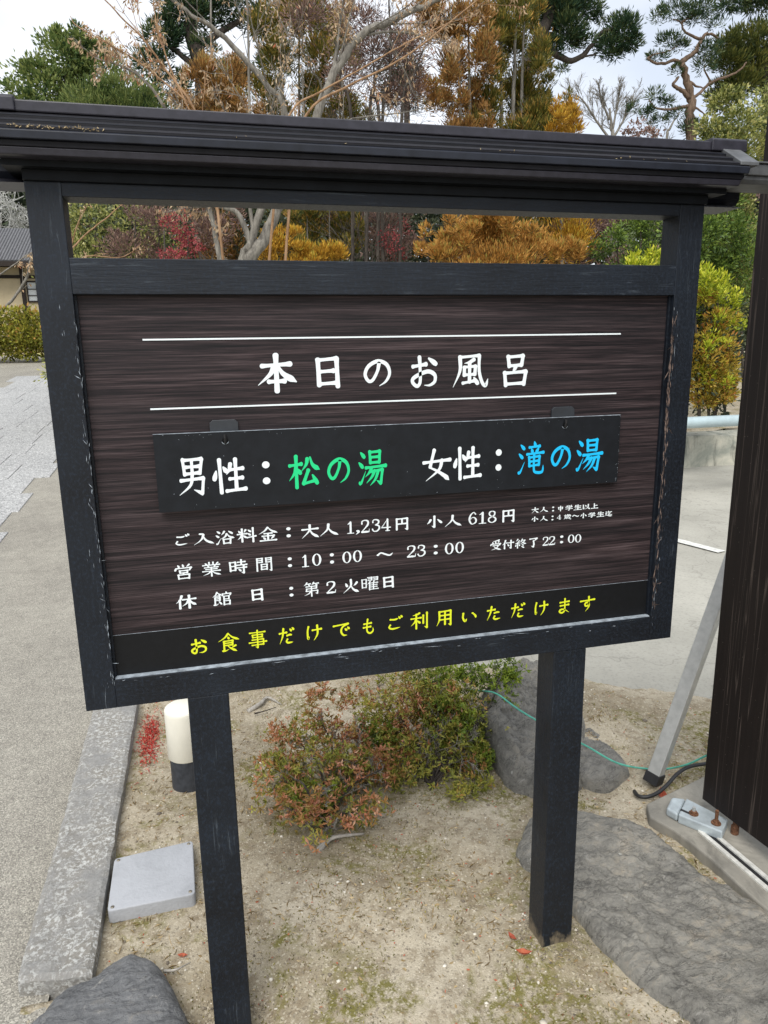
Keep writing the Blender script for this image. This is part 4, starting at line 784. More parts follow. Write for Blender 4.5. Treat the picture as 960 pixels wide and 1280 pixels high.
# ------------------------------------------------------------------ plants
def grow(starts, level, sides=4, g=None, tips=None, rng=RNG, n=6, ln=(.5, 1.), spread=.7, up=.15, r=.4, droop=0, jit=.14, maxl=2, rmin=.0022):
    """starts: list of (polyline, r0). adds child twigs along each; returns tip segments"""
    for P, r0 in starts:
        P = np.array(P); seg = np.linalg.norm(np.diff(P, axis=0), axis=1); T = seg.sum(); kids = []
        for _ in range(n):
            t = rng.uniform(.25, 1.)*T; i = 0; acc = 0
            while i < len(seg)-1 and acc+seg[i] < t: acc += seg[i]; i += 1
            b = P[i]+(P[i+1]-P[i])*min(1, (t-acc)/(seg[i]+1e-9)); d = unit(P[i+1]-P[i]); d = unit(d+rng.normal(size=3)*spread+np.array([0, 0, up]))
            L_ = rng.uniform(*ln)*(T*.5 if T < 3 else 1.5)*(1.1-.5*t/T); q = [b]; m = 5
            for k in range(m): d = unit(d+rng.normal(size=3)*jit+np.array([0, 0, -droop])); q.append(q[-1]+d*L_/m)
            rr = max(r0*r*(1.1-.6*t/T), rmin); kids.append((q, rr)); g.tube(q, list(np.linspace(rr, max(rr*.35, rmin*.7), m+1)), sides, cap=False)
            for k in (2, 3, 4, 5): tips.append((q[k], unit(q[k]-q[k-1])))
        if level < maxl: grow(kids, level+1, 3, g, tips, rng, n, ln, spread, up, r, droop, jit, maxl, rmin)
def limb(g, pts, r0, r1, sides=7):
    C = crom(pts, 5); n = len(C)
    C = [np.array(c)+(RNG.normal(size=3)*r0*.12 if 0 < i < n-1 else 0) for i, c in enumerate(C)]
    g.tube(C, list(np.linspace(r0, r1, n)), sides); return C
def blob_points(B, n, clump=.16, shell=.55, nc=40, keepup=0):
    """B: (cx,cy,cz,rx,ry,rz). leaves gathered in clumps spread through the volume, with open gaps between them"""
    B = np.array(B, float); vol = (B[:, 3]*B[:, 5]); k = RNG.choice(len(B), size=nc*len(B), p=vol/vol.sum())
    d = unit(RNG.normal(size=(len(k), 3))); rr = (shell+(1-shell)*RNG.random(len(k)))[:, None]; rr = np.where(RNG.random((len(k), 1)) < .2, rr*.6, rr)
    C = B[k, :3]+d*rr*B[k, 3:6]; cr_ = (B[k, 3:6].mean(1)*clump*RNG.uniform(.6, 1.5, len(k)))
    j = RNG.integers(0, len(C), n); dd = RNG.normal(size=(n, 3))*.6; P = C[j]+dd*cr_[j][:, None]*[1, 1, .7]
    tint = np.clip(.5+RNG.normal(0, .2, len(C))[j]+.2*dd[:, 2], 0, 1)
    return P, unit(dd+d[j]*.7+[0, 0, .15]), tint
def BP(L_):                            # blobs measured on the photo: (u, v, half-width px, half-height px, Y)
    o = []
    for u, v, ru, rv, Y in L_:
        c = at(u, v, Y); s = px(c); o.append((c[0], c[1], c[2], ru*s, .5*(ru+rv)*s, rv*s))
    return o
def tree(name, label, cat, base, trunk_pts, blobs, leaf, n, Ln, Wd, bark='b_dark', group=None, droop=0., up=.0, clump=.2, nc=40, shell=.5, crown='crown', updir=None):
    t = thing(name, label, cat, tuple(base), group)
    if trunk_pts:
        g = Geo()
        for pts, r0, r1 in trunk_pts: limb(g, pts, r0, r1)
        g.build('trunk', MAT[bark], t, smooth=True)
    if isinstance(n, float): n = int(n*sum(math.pi*b[3]*b[5] for b in blobs)/(Ln*Wd*.5))
    P, D, T = blob_points(blobs, n, clump, shell, nc)
    if updir is not None: D = unit(D*.75+np.array(updir))
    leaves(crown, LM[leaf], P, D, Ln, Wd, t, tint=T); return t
def gb(u, Y, v=500):                   # a rooted point below the frame at that column
    p = at(u, v, Y); return np.array([p[0], p[1], float(terrain(p[0], p[1]))-.05])
def up3(a, b, c=1.): return (a, b, c)
V = lambda L, Y: [at(u, v, Y) for u, v in L]
# --- far background
wood = []
for u in range(-260, 1250, 34):
    h_ = 205 if u < 250 else (185 if u < 700 else 200)
    wood += [(u, h_+RNG.uniform(25, 55), 30, 34, 37+RNG.uniform(-2, 3)), (u+10, h_+105, 34, 44, 36), (u, h_+190, 34, 50, 36), (u+16, h_+148, 34, 34, 34.5), (u, h_+60, 30, 34, 35)]
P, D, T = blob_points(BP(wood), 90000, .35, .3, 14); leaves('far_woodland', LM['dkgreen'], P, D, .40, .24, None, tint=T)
rb = []
for k in range(74):                    # the same woodland carries on round both sides of the grounds
    a = math.radians(100+k*2.4) if k < 40 else math.radians(58-(k-40)*2.4); r = RNG.uniform(34, 42)
    x, y = r*math.cos(a), r*math.sin(a); z = float(terrain(x, y))
    for zz, ww in ((1.2, 2.), (3.2, 1.9), (5.2+RNG.uniform(-.6, 1.2), 1.6)): rb.append((x+RNG.uniform(-.6, .6), y, z+zz, ww, ww, ww*.85))
P, D, T = blob_points(rb, 60000, .4, .3, 12); leaves('far_woodland_flank', LM['dkgreen'], P, D, .42, .26, None, tint=T)
P, D, T = blob_points(BP([(u, v-16, a, b, y-1.5) for u, v, a, b, y in wood[::2] if u > 70]), 16000, .3, .5, 10); leaves('far_woodland_undergrowth', LM['purple'], P, D, .34, .12, None, tint=T)
tree('round_topped_cypress', 'broad dense green conifer with a rounded top, left above the board roof', 'tree', gb(85, 20), [(V([(88, 420), (86, 200), (85, 60)], 20), .22, .06)],
     BP([(85, 72, 38, 32, 20), (60, 108, 48, 30, 20), (122, 98, 42, 42, 20.5), (32, 128, 30, 24, 19.5), (95, 52, 22, 18, 20), (158, 130, 45, 30, 20), (48, 92, 22, 18, 20), (110, 160, 60, 40, 20), (75, 45, 10, 9, 20), (128, 62, 14, 18, 20)]), 4.2, .13, .06, 'cypress' and 'b_dark', clump=.26, nc=60) if 0 else None
tree('round_topped_conifer', 'broad dense green conifer with a rounded top, left above the board roof', 'tree', gb(85, 20), [(V([(88, 420), (86, 200), (85, 60)], 20), .22, .06)],
     BP([(85, 72, 38, 32, 20), (60, 108, 48, 30, 20), (122, 98, 42, 42, 20.5), (32, 128, 30, 24, 19.5), (95, 52, 22, 18, 20), (158, 130, 45, 30, 20), (48, 92, 22, 18, 20), (110, 160, 60, 40, 20), (75, 45, 10, 9, 20), (128, 62, 14, 18, 20)]), 'cypress', 3.6, .13, .055, clump=.24, nc=60, updir=(0, 0, .25))
tree('young_green_pine', 'bright green low pine in front of the rounded conifer, left', 'tree', gb(145, 15.5), [(V([(150, 420), (148, 130)], 15.5), .10, .04)],
     BP([(120, 132, 36, 24, 15.5), (160, 126, 34, 28, 15.5), (190, 138, 30, 22, 15.5), (90, 142, 22, 12, 15.5), (150, 170, 60, 30, 15.5)]), 'cypress', 2.6, .13, .018, clump=.3, nc=60, updir=(0, 0, .6))
tree('dark_pine', 'dark spreading pine behind the dry leafed maple, upper left', 'pine tree', gb(250, 18), [(V([(262, 420), (255, 120), (240, 40), (235, -60)], 18), .25, .12), (V([(252, 90), (215, 60), (190, 40)], 18), .08, .03), (V([(246, 60), (300, 25), (340, 5)], 18), .09, .03), (V([(256, 110), (300, 100), (330, 95)], 18), .07, .02)],
     BP([(232, 10, 38, 24, 18), (285, 12, 34, 20, 18), (205, 42, 26, 20, 18), (245, 62, 26, 13, 18), (325, 30, 26, 18, 18.3), (190, 78, 22, 18, 18), (290, 96, 30, 16, 18), (215, 108, 26, 18, 18), (340, 78, 24, 14, 18), (260, -30, 90, 22, 18)]), 'pine', 3.2, .15, .02, clump=.24, nc=46, updir=(0, 0, .4))
# --- cedars with rusty winter foliage
ced = 'winter coloured cedars behind the board'
def cedar(label, Y, trunks, blobs, leaf, dens, Ln=.085, Wd=.0075, bark='b_grey', cat='cedar tree'):
    return tree('winter_cedar', label, cat, gb(trunks[0][0][0] if trunks else blobs[0][0], Y), [(V(t[:-1]+[(t[-1][0]+(t[-1][0]-t[-2][0])*.5, t[-1][1]-90)], Y), .046, .010) for t in trunks], BP([(b[0], b[1], b[2]*.72, b[3]*.8, Y+RNG.uniform(-.4, .5)) for b in blobs]+[(u+RNG.uniform(-1.1, 1.1)*a, v+RNG.uniform(-1, 1)*b, RNG.uniform(3, 7), RNG.uniform(8, 18), Y+RNG.uniform(-.6, .6)) for u, v, a, b in blobs for _ in range(6)]+[(trunks[0][0][0]+d, vv, 26, 40, Y) for d, vv in ((-8, 235), (10, 300), (-4, 370))]), leaf, dens*.92, Ln, Wd, bark, ced, clump=.36, nc=60, shell=.15, updir=(0, 0, .75))
cedar('rust orange cedar behind the left half of the roof, in front of the dark pine', 11, [[(268, 470), (266, 200), (264, 40)]],
      [(272, 118, 30, 34), (256, 88, 20, 24), (296, 142, 26, 22), (240, 136, 18, 18), (290, 100, 18, 26), (275, 175, 36, 24)], 'rust', 2.6)
cedar('olive green cedar with a thin grey trunk, left of the roof middle', 11.6, [[(352, 470), (352, 200), (349, -40)]],
      [(346, 64, 26, 44), (336, 118, 24, 34), (362, 14, 26, 30), (330, 30, 20, 24), (345, 160, 30, 26)], 'cedar', 2.3)
cedar('gold and green cedar standing just right of the olive one', 12, [[(376, 470), (375, 200), (374, 60)], [(406, 470), (404, 120), (403, -40)]],
      [(398, 66, 26, 44), (392, 118, 24, 34), (420, 44, 22, 36), (385, 10, 34, 26), (430, 130, 30, 22), (410, 160, 34, 26)], 'cedar', 2.3)
cedar('tall rust brown cedar right of the roof middle', 9.5, [[(590, 470), (588, 200), (586, 70)], [(574, 470), (575, 170), (573, 90)]],
      [(566, 88, 22, 44), (560, 34, 24, 30), (588, 132, 22, 30), (546, 124, 18, 26), (606, 64, 15, 34), (600, 20, 24, 24), (575, 165, 34, 20), (535, 20, 20, 30)], 'rust', 2.3)
cedar('tall green gold cedar with pale slender trunks, left of the big pine', 10, [[(640, 470), (641, 160), (644, 60), (646, -40)], [(627, 470), (626, 150), (627, 40)], [(655, 470), (652, 170), (655, 90)]],
      [(642, 58, 26, 38), (652, 112, 32, 38), (672, 142, 34, 20), (622, 34, 22, 26), (640, 8, 42, 22), (690, 152, 20, 12), (676, 60, 14, 26), (650, 165, 50, 16), (612, 120, 18, 30)], 'cedar', 2.3)
cedar('small golden cedar tip just above the roof, right of the green gold cedar', 9, [[(702, 470), (703, 200), (704, 255)]], [(703, 146, 11, 14), (704, 165, 16, 14)], 'gold', 2.2)
# --- pines on the right
tree('leaning_pine', 'dark pine with one long bough reaching right, above the roof right of centre', 'pine tree', gb(650, 15),
     [(V([(640, 470), (652, 180), (658, 99), (668, 62), (684, 25), (700, -40)], 15), .20, .11), (V([(676, 45), (692, 66), (715, 76), (737, 60), (750, 42), (772, 33)], 15), .085, .03), (V([(716, 76), (728, 72), (745, 68)], 15), .04, .015), (V([(690, 10), (720, 5), (745, -5)], 15), .05, .02)],
     BP([(706, 36, 26, 22, 15), (728, 8, 24, 16, 15), (758, 56, 20, 14, 15), (778, 40, 20, 20, 15), (752, 22, 10, 8, 15), (728, 48, 14, 10, 15), (774, 66, 16, 7, 15), (700, 8, 34, 14, 15), (668, 6, 26, 26, 15.5), (690, 60, 14, 12, 15), (792, 50, 9, 12, 15), (704, 82, 8, 6, 15), (672, 124, 18, 12, 16), (655, -20, 70, 18, 15)]), 'pine', 3.6, .13, .014, 'b_dark', clump=.26, nc=50, updir=(0, 0, .45))
Yp = 13
tree('twisted_red_pine', 'thin twisted red barked pine with sparse tufts against the sky, upper right', 'pine tree', gb(862, Yp),
     [(V([(866, 470), (864, 200), (862, 147), (864, 124), (857, 96), (852, 78), (864, 69), (877, 51)], Yp), .12, .035), (V([(877, 50), (866, 45), (855, 39), (851, 28), (841, 24)], Yp), 0.032, .012),
      (V([(877, 50), (882, 43), (891, 43), (898, 48)], Yp), .04, .015), (V([(852, 79), (843, 75), (832, 79), (820, 79), (809, 73)], Yp), .038, .022), (V([(863, 124), (852, 113), (842, 106), (848, 96)], Yp), .055, .022),
      (V([(861, 133), (852, 134), (838, 137), (820, 135), (811, 125)], Yp), .04, .012), (V([(864, 124), (875, 116), (889, 103), (910, 95), (923, 89), (933, 78)], Yp), .035, .016), (V([(861, 133), (872, 136), (882, 144)], Yp), .03, .01),
      (V([(852, 28), (862, 22), (880, 12)], Yp), .025, .008), (V([(858, 100), (872, 108), (880, 110)], Yp), .03, .01), (V([(809, 73), (818, 68), (836, 64), (850, 55)], Yp), .02, .008), (V([(889, 103), (880, 84), (892, 72)], Yp), .02, .008)],
     BP([(845, 12, 22, 8, Yp), (878, 8, 22, 9, Yp), (868, 22, 16, 5, Yp), (824, 20, 12, 5, Yp), (838, 50, 16, 6, Yp), (850, 58, 14, 5, Yp), (822, 70, 12, 4, Yp), (886, 62, 14, 10, Yp), (880, 80, 14, 8, Yp), (846, 88, 6, 5, Yp),
         (820, 118, 14, 5, Yp), (796, 136, 12, 4, Yp), (812, 140, 10, 4, Yp), (836, 126, 10, 4, Yp), (846, 142, 12, 4, Yp), (826, 152, 12, 5, Yp), (864, 160, 14, 10, Yp), (895, 30, 12, 5, Yp)]), 'pine', 1.9, .10, .008, 'b_red', clump=.42, nc=20, updir=(0, 0, .5))
tree('bushy_pine', 'thick olive green pine crown at the upper right edge behind the gate', 'pine tree', gb(960, 15), [(V([(965, 470), (962, 160), (957, 80), (962, 60)], 15), .2, .13), (V([(957, 85), (930, 92), (905, 98)], 15), .05, .02)],
     BP([(908, 56, 22, 12, 15), (930, 50, 26, 14, 15), (952, 42, 22, 12, 15), (912, 78, 26, 11, 15), (940, 76, 26, 16, 15), (930, 105, 30, 14, 15), (970, 80, 26, 36, 15), (905, 110, 20, 8, 15.5), (900, 120, 18, 8, 16)]), 'pineol', 3.4, .13, .014, clump=.25, nc=44, updir=(0, 0, .5))
tree('overhanging_pine', 'pine bough entering from the top right corner of the view', 'pine tree', gb(1000, 11), [(V([(1030, 470), (1020, 100), (1000, -60)], 11), .16, .12), (V([(1003, -30), (960, -12), (920, -4), (900, 2)], 11), .05, .015)],
     BP([(920, 2, 26, 7, 11), (948, 6, 22, 9, 11), (905, 8, 12, 4, 11), (950, -12, 40, 12, 11)]), 'pine', 2.6, .12, .010, clump=.28, nc=40, updir=(0, 0, -.1))
# --- bare trees
def bare(name, label, Y, limbs, n, ln, spread, up, bark, r0=.05, g2=None, leaf=None, nl=0, L_=.03, Wd_=.01, droop=0, maxl=2, jit=.14, cat='bare tree', r=.4, base=None, sides=6, rmin=.0022):
    t = thing(name, label, cat, tuple(gb(base or limbs[0][0][0][0], Y))); g = Geo(); tips = []; tr_ = Geo(); st_ = []
    for pts, a, b in limbs: C = limb(tr_, V(pts, Y) if len(pts[0]) == 2 else [at(*q) for q in pts], a, b, sides); st_.append((C, (a+b)/2))
    tr_.build('trunk', MAT[bark], t, smooth=True)
    grow(st_, 1, 4, g, tips, RNG, n, ln, spread, up, r, droop, jit, maxl, rmin); g.build('twigs', MAT[bark], t, 'stuff')
    if leaf:
        k = RNG.integers(0, len(tips), nl); P = np.array([tips[i][0] for i in k])+RNG.normal(0, .012, (nl, 3)); D = np.array([tips[i][1] for i in k])*.35+RNG.normal(size=(nl, 3))*.45+[0, 0, -.9]
        leaves('dry_leaves', LM[leaf], P, D, L_, Wd_, t)
    return t
bare('distant_bare_tree', 'distant leafless grey tree fanning out against the sky, right of the leaning pine', 30, [([(765, 400), (766, 190), (764, 160), (762, 135)], .10, .05), ([(766, 180), (745, 150), (728, 125), (716, 118)], .06, .02), ([(765, 175), (782, 145), (792, 120)], .06, .02), ([(765, 165), (772, 130), (775, 108)], .05, .02), ([(762, 150), (752, 125), (748, 106)], .05, .02)], 20, (.6, 1.15), .42, .3, 'b_grey', cat='bare tree', r=.4, rmin=.0065, maxl=2)
bare('distant_bare_tree', 'thin leafless grey sapling behind the twisted pine at roof level', 22, [([(835, 400), (833, 190), (838, 160), (850, 140)], .06, .02), ([(834, 190), (815, 165), (808, 150)], .04, .012)], 10, (.6, 1.2), .5, .25, 'b_grey', r=.4, rmin=.007)
tree('russet_shrub', 'small russet bush just above the roof right of the bare tree', 'shrub', gb(798, 18), [], BP([(796, 160, 18, 10, 18), (810, 168, 16, 8, 18), (785, 168, 10, 6, 18)]), 'purple', 1.6, .10, .05, nc=40)
Ym = 5.6
mg = [([(303, 420), (303, 326), (313, 305), (330, 255), (345, 200), (357, 142), (320, 90), (273, 40), (240, 18), (190, -25)], .05, .012), ([(308, 330), (330, 299), (347, 261), (385, 180), (417, 90), (453, 43), (487, 27), (543, 0), (610, -30)], .062, .018),
      ([(313, 305), (297, 267), (270, 258), (230, 255), (190, 235)], .030, .010), ([(285, 420), (274, 320), (262, 262), (250, 200), (228, 140)], .030, .015), ([(320, 310), (313, 259), (312, 190), (311, 90), (308, -30)], .022, .008),
      ([(207, 136), (185, 105), (155, 84), (118, 72)], .016, .004), ([(417, 90), (424, 40), (430, -10)], .02, .008), ([(453, 43), (500, 40), (560, 52)], .014, .004)]
bare('dry_leafed_maple', 'grey multi stemmed maple with dangling tan dead leaves, straight behind the board', Ym, mg, 11, (.5, 1.), .55, .2, 'b_grey', leaf='dry', nl=3000, L_=.046, Wd_=.014, cat='maple tree', r=.3, base=303)
mt = [([(330, 420, 5.1), (345, 230, 5.1), (363, 142, 5.1), (400, 115, 5.1), (445, 90, 5.1), (500, 58, 5.1), (562, 28, 5.1)], .013, .004), ([(350, 420, 5.2), (365, 230, 5.2), (383, 143, 5.2), (440, 105, 5.2), (500, 75, 5.2), (560, 30, 5.2), (620, -20, 5.2)], .014, .005),
      ([(290, 420, 4.8), (262, 190, 4.8), (240, 132, 4.8), (205, 85, 4.8), (180, 50, 4.8), (150, 20, 4.8), (120, -12, 4.8)], .013, .004), ([(262, 190, 4.8), (215, 90, 4.8), (196, 30, 4.8), (190, -20, 4.8)], .008, .003), ([(240, 132, 4.8), (170, 75, 4.8), (100, 35, 4.8), (88, 20, 4.8)], .007, .0025)]
bare('orange_twigged_maple', 'slender young maple with smooth orange brown shoots crossing the grey maple', 5, mt, 6, (.35, .7), .45, .2, 'b_tan', leaf='dry', nl=750, L_=.042, Wd_=.013, cat='maple tree', r=.35, base=340)
ms = [([(82, 420, 4.6), (84, 330, 4.6), (100, 300, 4.6), (130, 275, 4.6), (158, 250, 4.6)], .009, .003), ([(84, 335, 4.6), (110, 320, 4.6), (150, 322, 4.6), (175, 308, 4.6)], .006, .002), ([(86, 325, 4.6), (95, 285, 4.6), (108, 258, 4.6)], .006, .002)]
bare('pale_sapling', 'pale yellowish bare sapling seen through the left end of the window slot', 4.6, ms, 5, (.4, .8), .45, .15, 'b_tan', leaf='dry', nl=60, L_=.03, Wd_=.012, cat='sapling', base=82, maxl=1)
t = thing('purple_brown_thicket', 'leafless purple brown thicket behind the middle of the roof', 'shrub', tuple(gb(470, 8.5)))
g = Geo(); g2 = Geo(); tips = []; st_ = []
for a in ([(455, 470), (462, 150), (468, 110), (465, 60)], [(480, 470), (478, 150), (488, 90), (486, -10)], [(470, 470), (474, 160), (466, 120), (476, 80), (500, 40)], [(500, 470), (502, 150), (515, 100), (530, 60)], [(440, 470), (440, 160), (425, 100), (430, 50)]):
    C = limb(g, V(a, 8.5), .028, .010); st_.append((C, .02))
g.build('stems', MAT['b_dark'], t, smooth=True); grow(st_, 1, 4, g2, tips, RNG, 14, (.4, .9), .55, .2, .35, 0, .14, 2); g2.build('twigs', MAT['b_dark'], t, 'stuff')
P, D, T = blob_points(BP([(470, 65, 40, 50, 8.7), (430, 95, 34, 40, 8.7), (510, 60, 26, 44, 8.7), (495, 120, 40, 22, 8.7), (445, 20, 40, 26, 8.7), (520, 110, 20, 26, 8.7), (380, 20, 40, 24, 9)]), 9500, .35, .1, 90); leaves('twiglets', LM['purple'], P, D*[1, 1, .8]+[0, 0, .4], .06, .008, t, tint=T)
tree('far_dark_pine', 'dark pine clump with white sky around it, right of the purple thicket', 'pine tree', gb(520, 19), [(V([(512, 470), (510, 150), (505, 60)], 19), .12, .05)], BP([(500, 80, 22, 22, 19), (515, 98, 18, 16, 19), (490, 110, 18, 16, 19), (505, 52, 16, 12, 19), (520, 128, 14, 8, 19)]), 'dkgreen', 3., .12, .03, clump=.3, nc=50)
# --- things seen through the slot and beside the frame
def shrub(name, label, Y, blobs, leaf, dens, Ln, Wd, trunks=(), bark='b_dark', updir=None, nc=70, clump=.24, cat='shrub', crown='foliage', shell=.4):
    t = thing(name, label, cat, tuple(gb(blobs[0][0], Y, 520)))
    g = Geo()
    for q in trunks or [[(blobs[0][0]+d, 520), (blobs[0][0]+d*1.5, blobs[0][1])] for d in (-14, 6)]: limb(g, V(q, Y), .02, .008)
    g.build('stems', MAT[bark], t, smooth=True)
    if updir is not None:                # feathery side shoots break up the outline
        blobs = [(u+RNG.uniform(-a, a)*.5, v, a*.72, b*.85) for u, v, a, b in blobs]+[(u+RNG.uniform(-1, 1)*a, v-RNG.uniform(.2, .95)*b, RNG.uniform(4, 9), RNG.uniform(5, 12)) for u, v, a, b in blobs for _ in range(5)]
    if min(b[1] for b in blobs) < 345 and 6.95 < Y < 12: blobs = list(blobs)+[(u, v+dv, a*.9, max(b, 14)*1.5) for u, v, a, b in blobs[::3] if a > 9 for dv in (60, 125)]
    B = BP([(*b, Y+RNG.uniform(-.3, .3)) for b in blobs]); n = int(dens*sum(math.pi*b[3]*b[5] for b in B)/(Ln*Wd*.5)); P, D, T = blob_points(B, n, clump, shell, nc)
    if updir is not None: D = unit(D*.75+np.array(updir))
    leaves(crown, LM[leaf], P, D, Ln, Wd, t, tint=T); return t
shrub('evergreen_shrub', 'dark olive evergreen mass behind the pale sapling in the slot', 10, [(110, 275, 40, 40), (160, 285, 42, 40), (205, 300, 30, 34), (90, 330, 30, 40), (150, 340, 60, 30), (95, 300, 16, 40)], 'camel', 1.2, .06, .03)
shrub('evergreen_shrub', 'nearly black green bush filling the left half of the slot', 11, [(130, 280, 60, 50), (220, 275, 50, 40), (300, 290, 60, 46), (200, 335, 90, 30), (370, 300, 60, 40), (460, 300, 60, 40), (540, 280, 50, 40)], 'dkgreen', 2.0, .09, .05)
shrub('brown_thicket', 'reddish brown leafless thicket across the middle of the slot', 9.4, [(190, 275, 40, 24), (265, 290, 36, 30), (470, 285, 44, 30), (500, 310, 40, 24), (430, 265, 40, 18), (150, 310, 40, 20)], 'purple', 1.3, .07, .010, updir=(0, 0, .4))
shrub('crimson_maple_bush', 'crimson small leaved maple bush in the slot left of the grey stems', 8.2, [(226, 288, 18, 20), (238, 308, 20, 12), (210, 276, 12, 10), (215, 318, 22, 8)], 'maple', 1.2, .03, .018, cat='maple')
shrub('crimson_maple_bush', 'small pinkish red bush low in the slot near its middle', 8.6, [(486, 300, 14, 16), (494, 318, 14, 8), (505, 282, 8, 12)], 'maple', .8, .03, .016, cat='maple')
shrub('golden_cedar_bush', 'golden orange feathery cedar bush in the slot right of the grey maple stems', 7.6, [(352, 304, 20, 18), (372, 318, 20, 14), (334, 318, 12, 14), (396, 326, 18, 10), (418, 320, 10, 12), (360, 345, 50, 20)], 'gold', 2.6, .065, .0075, updir=(0, 0, .8), clump=.34)
shrub('green_cedar_bush', 'green and gold feathery cedar bush with thin grey stems, middle of the slot', 9, [(392, 282, 18, 30), (420, 290, 18, 34), (442, 300, 14, 24), (405, 320, 30, 16), (372, 270, 14, 16)], 'cedar', 2.4, .09, .011, [[(385, 470), (384, 240)], [(413, 470), (412, 240)], [(458, 470), (456, 240)]], 'b_grey', updir=(0, 0, .9))
shrub('orange_cedar_bush', 'wide bushy orange cedar filling the right half of the slot', 8, [(556, 308, 34, 20), (592, 292, 38, 24), (632, 288, 34, 22), (662, 302, 34, 20), (694, 314, 32, 14), (620, 272, 26, 10), (540, 318, 20, 12), (620, 325, 80, 20), (716, 318, 14, 9), (640, 355, 100, 26)], 'orange', 2.6, .075, .0085, updir=(0, 0, .7), clump=.34)
shrub('green_shrub', 'mid green leafy shrub at the right end of the slot', 8.6, [(792, 288, 22, 22), (768, 296, 18, 18), (815, 280, 18, 26), (750, 312, 18, 14), (800, 315, 26, 16), (790, 350, 50, 30)], 'shrub', 2.2, .055, .024)
shrub('grey_thicket', 'grey leafless thicket between the orange cedar and the green shrub in the slot', 9.6, [(716, 282, 28, 16), (745, 280, 26, 16), (740, 305, 22, 22), (775, 270, 18, 10)], 'purple', 1.6, .07, .012)
shrub('camellia_tree', 'tall pale yellow green camellia beside the gate, above the roof end', 7.4, [(904, 128, 24, 18), (930, 150, 24, 26), (888, 158, 22, 14), (914, 196, 26, 32), (898, 172, 30, 22), (940, 190, 20, 40), (884, 186, 14, 16), (918, 116, 16, 8), (960, 150, 20, 50), (925, 235, 24, 24)], 'camel', 3.4, .05, .024, [[(905, 560), (908, 300), (912, 160)], [(930, 560), (926, 300), (935, 180)]], 'b_dark', cat='camellia', clump=.22, nc=90)
shrub('camellia_tree', 'darker green camellia lower down between the frame and the gate', 6.9, [(900, 262, 28, 30), (880, 290, 26, 30), (912, 300, 26, 34), (895, 335, 34, 26), (860, 300, 30, 40), (900, 235, 26, 16), (930, 330, 20, 60)], 'shrub', 2.8, .05, .024, cat='camellia')
t = shrub('yellow_green_shrub', 'bright yellow green shrub with whorled leaves turning orange low down, above the pipe rail', 5.7, [(888, 352, 20, 14), (905, 378, 22, 22), (880, 392, 22, 28), (908, 410, 18, 22), (850, 380, 40, 40), (806, 332, 24, 10), (822, 326, 10, 8), (780, 360, 50, 26), (896, 442, 16, 18), (878, 470, 14, 14), (904, 484, 12, 10), (865, 345, 14, 12)], 'yg', 2.6, .055, .016, nc=90, clump=.2, updir=(0, 0, .45))
P, D, T = blob_points(BP([(898, 400, 22, 16, 5.62), (880, 372, 14, 10, 5.62), (892, 430, 26, 24, 5.65), (888, 470, 24, 22, 5.65), (902, 492, 20, 16, 5.65), (868, 450, 30, 40, 5.7), (910, 455, 14, 26, 5.7), (878, 500, 20, 12, 5.7)]), 6500, .2, .4, 70); leaves('turning_foliage', LM['yo'], P, D+[0, 0, .4], .055, .017, t, tint=T)
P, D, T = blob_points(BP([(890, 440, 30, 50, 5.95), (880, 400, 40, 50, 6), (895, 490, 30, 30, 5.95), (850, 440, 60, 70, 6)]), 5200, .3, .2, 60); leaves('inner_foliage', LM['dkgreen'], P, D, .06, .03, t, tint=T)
t = thing('lichened_shrub', 'grey white lichened bare shrub at the left edge below the roof', 'shrub', tuple(gb(10, 31)))
g = Geo(); g2 = Geo(); tips = []; st_ = []
for a in ([(0, 420), (5, 320), (12, 280), (20, 235)], [(-20, 420), (-14, 300), (0, 262), (30, 245)], [(20, 400), (22, 310), (14, 270), (0, 240)], [(-10, 330), (10, 292), (36, 262)]): st_.append((limb(g, V(a, 31), .035, .016), .026))
g.build('stems', MAT['b_lich'], t, smooth=True); grow(st_, 1, 4, g2, tips, RNG, 15, (.6, 1.2), .8, .05, .5, 0, .3, 2, .010); g2.build('twigs', MAT['b_lich'], t, 'stuff')
shrub('evergreen_shrub', 'dark bush behind the lichened shrub at the left edge', 34, [(5, 262, 34, 22), (-30, 265, 40, 30), (45, 265, 25, 25)], 'dkgreen', 2.4, .17, .09)
bare('leaning_grey_branch', 'curved grey bare branch crossing the old house wall at the left edge', 22.6, [([(-6, 405), (0, 391), (18, 372), (34, 345), (38, 325)], .05, .035), ([(-10, 350), (12, 335), (34, 318)], .03, .014)], 5, (.5, 1.), .5, .1, 'b_grey', leaf='dry', nl=46, L_=.14, Wd_=.06, rmin=.01, maxl=1, cat='branch', base=0)
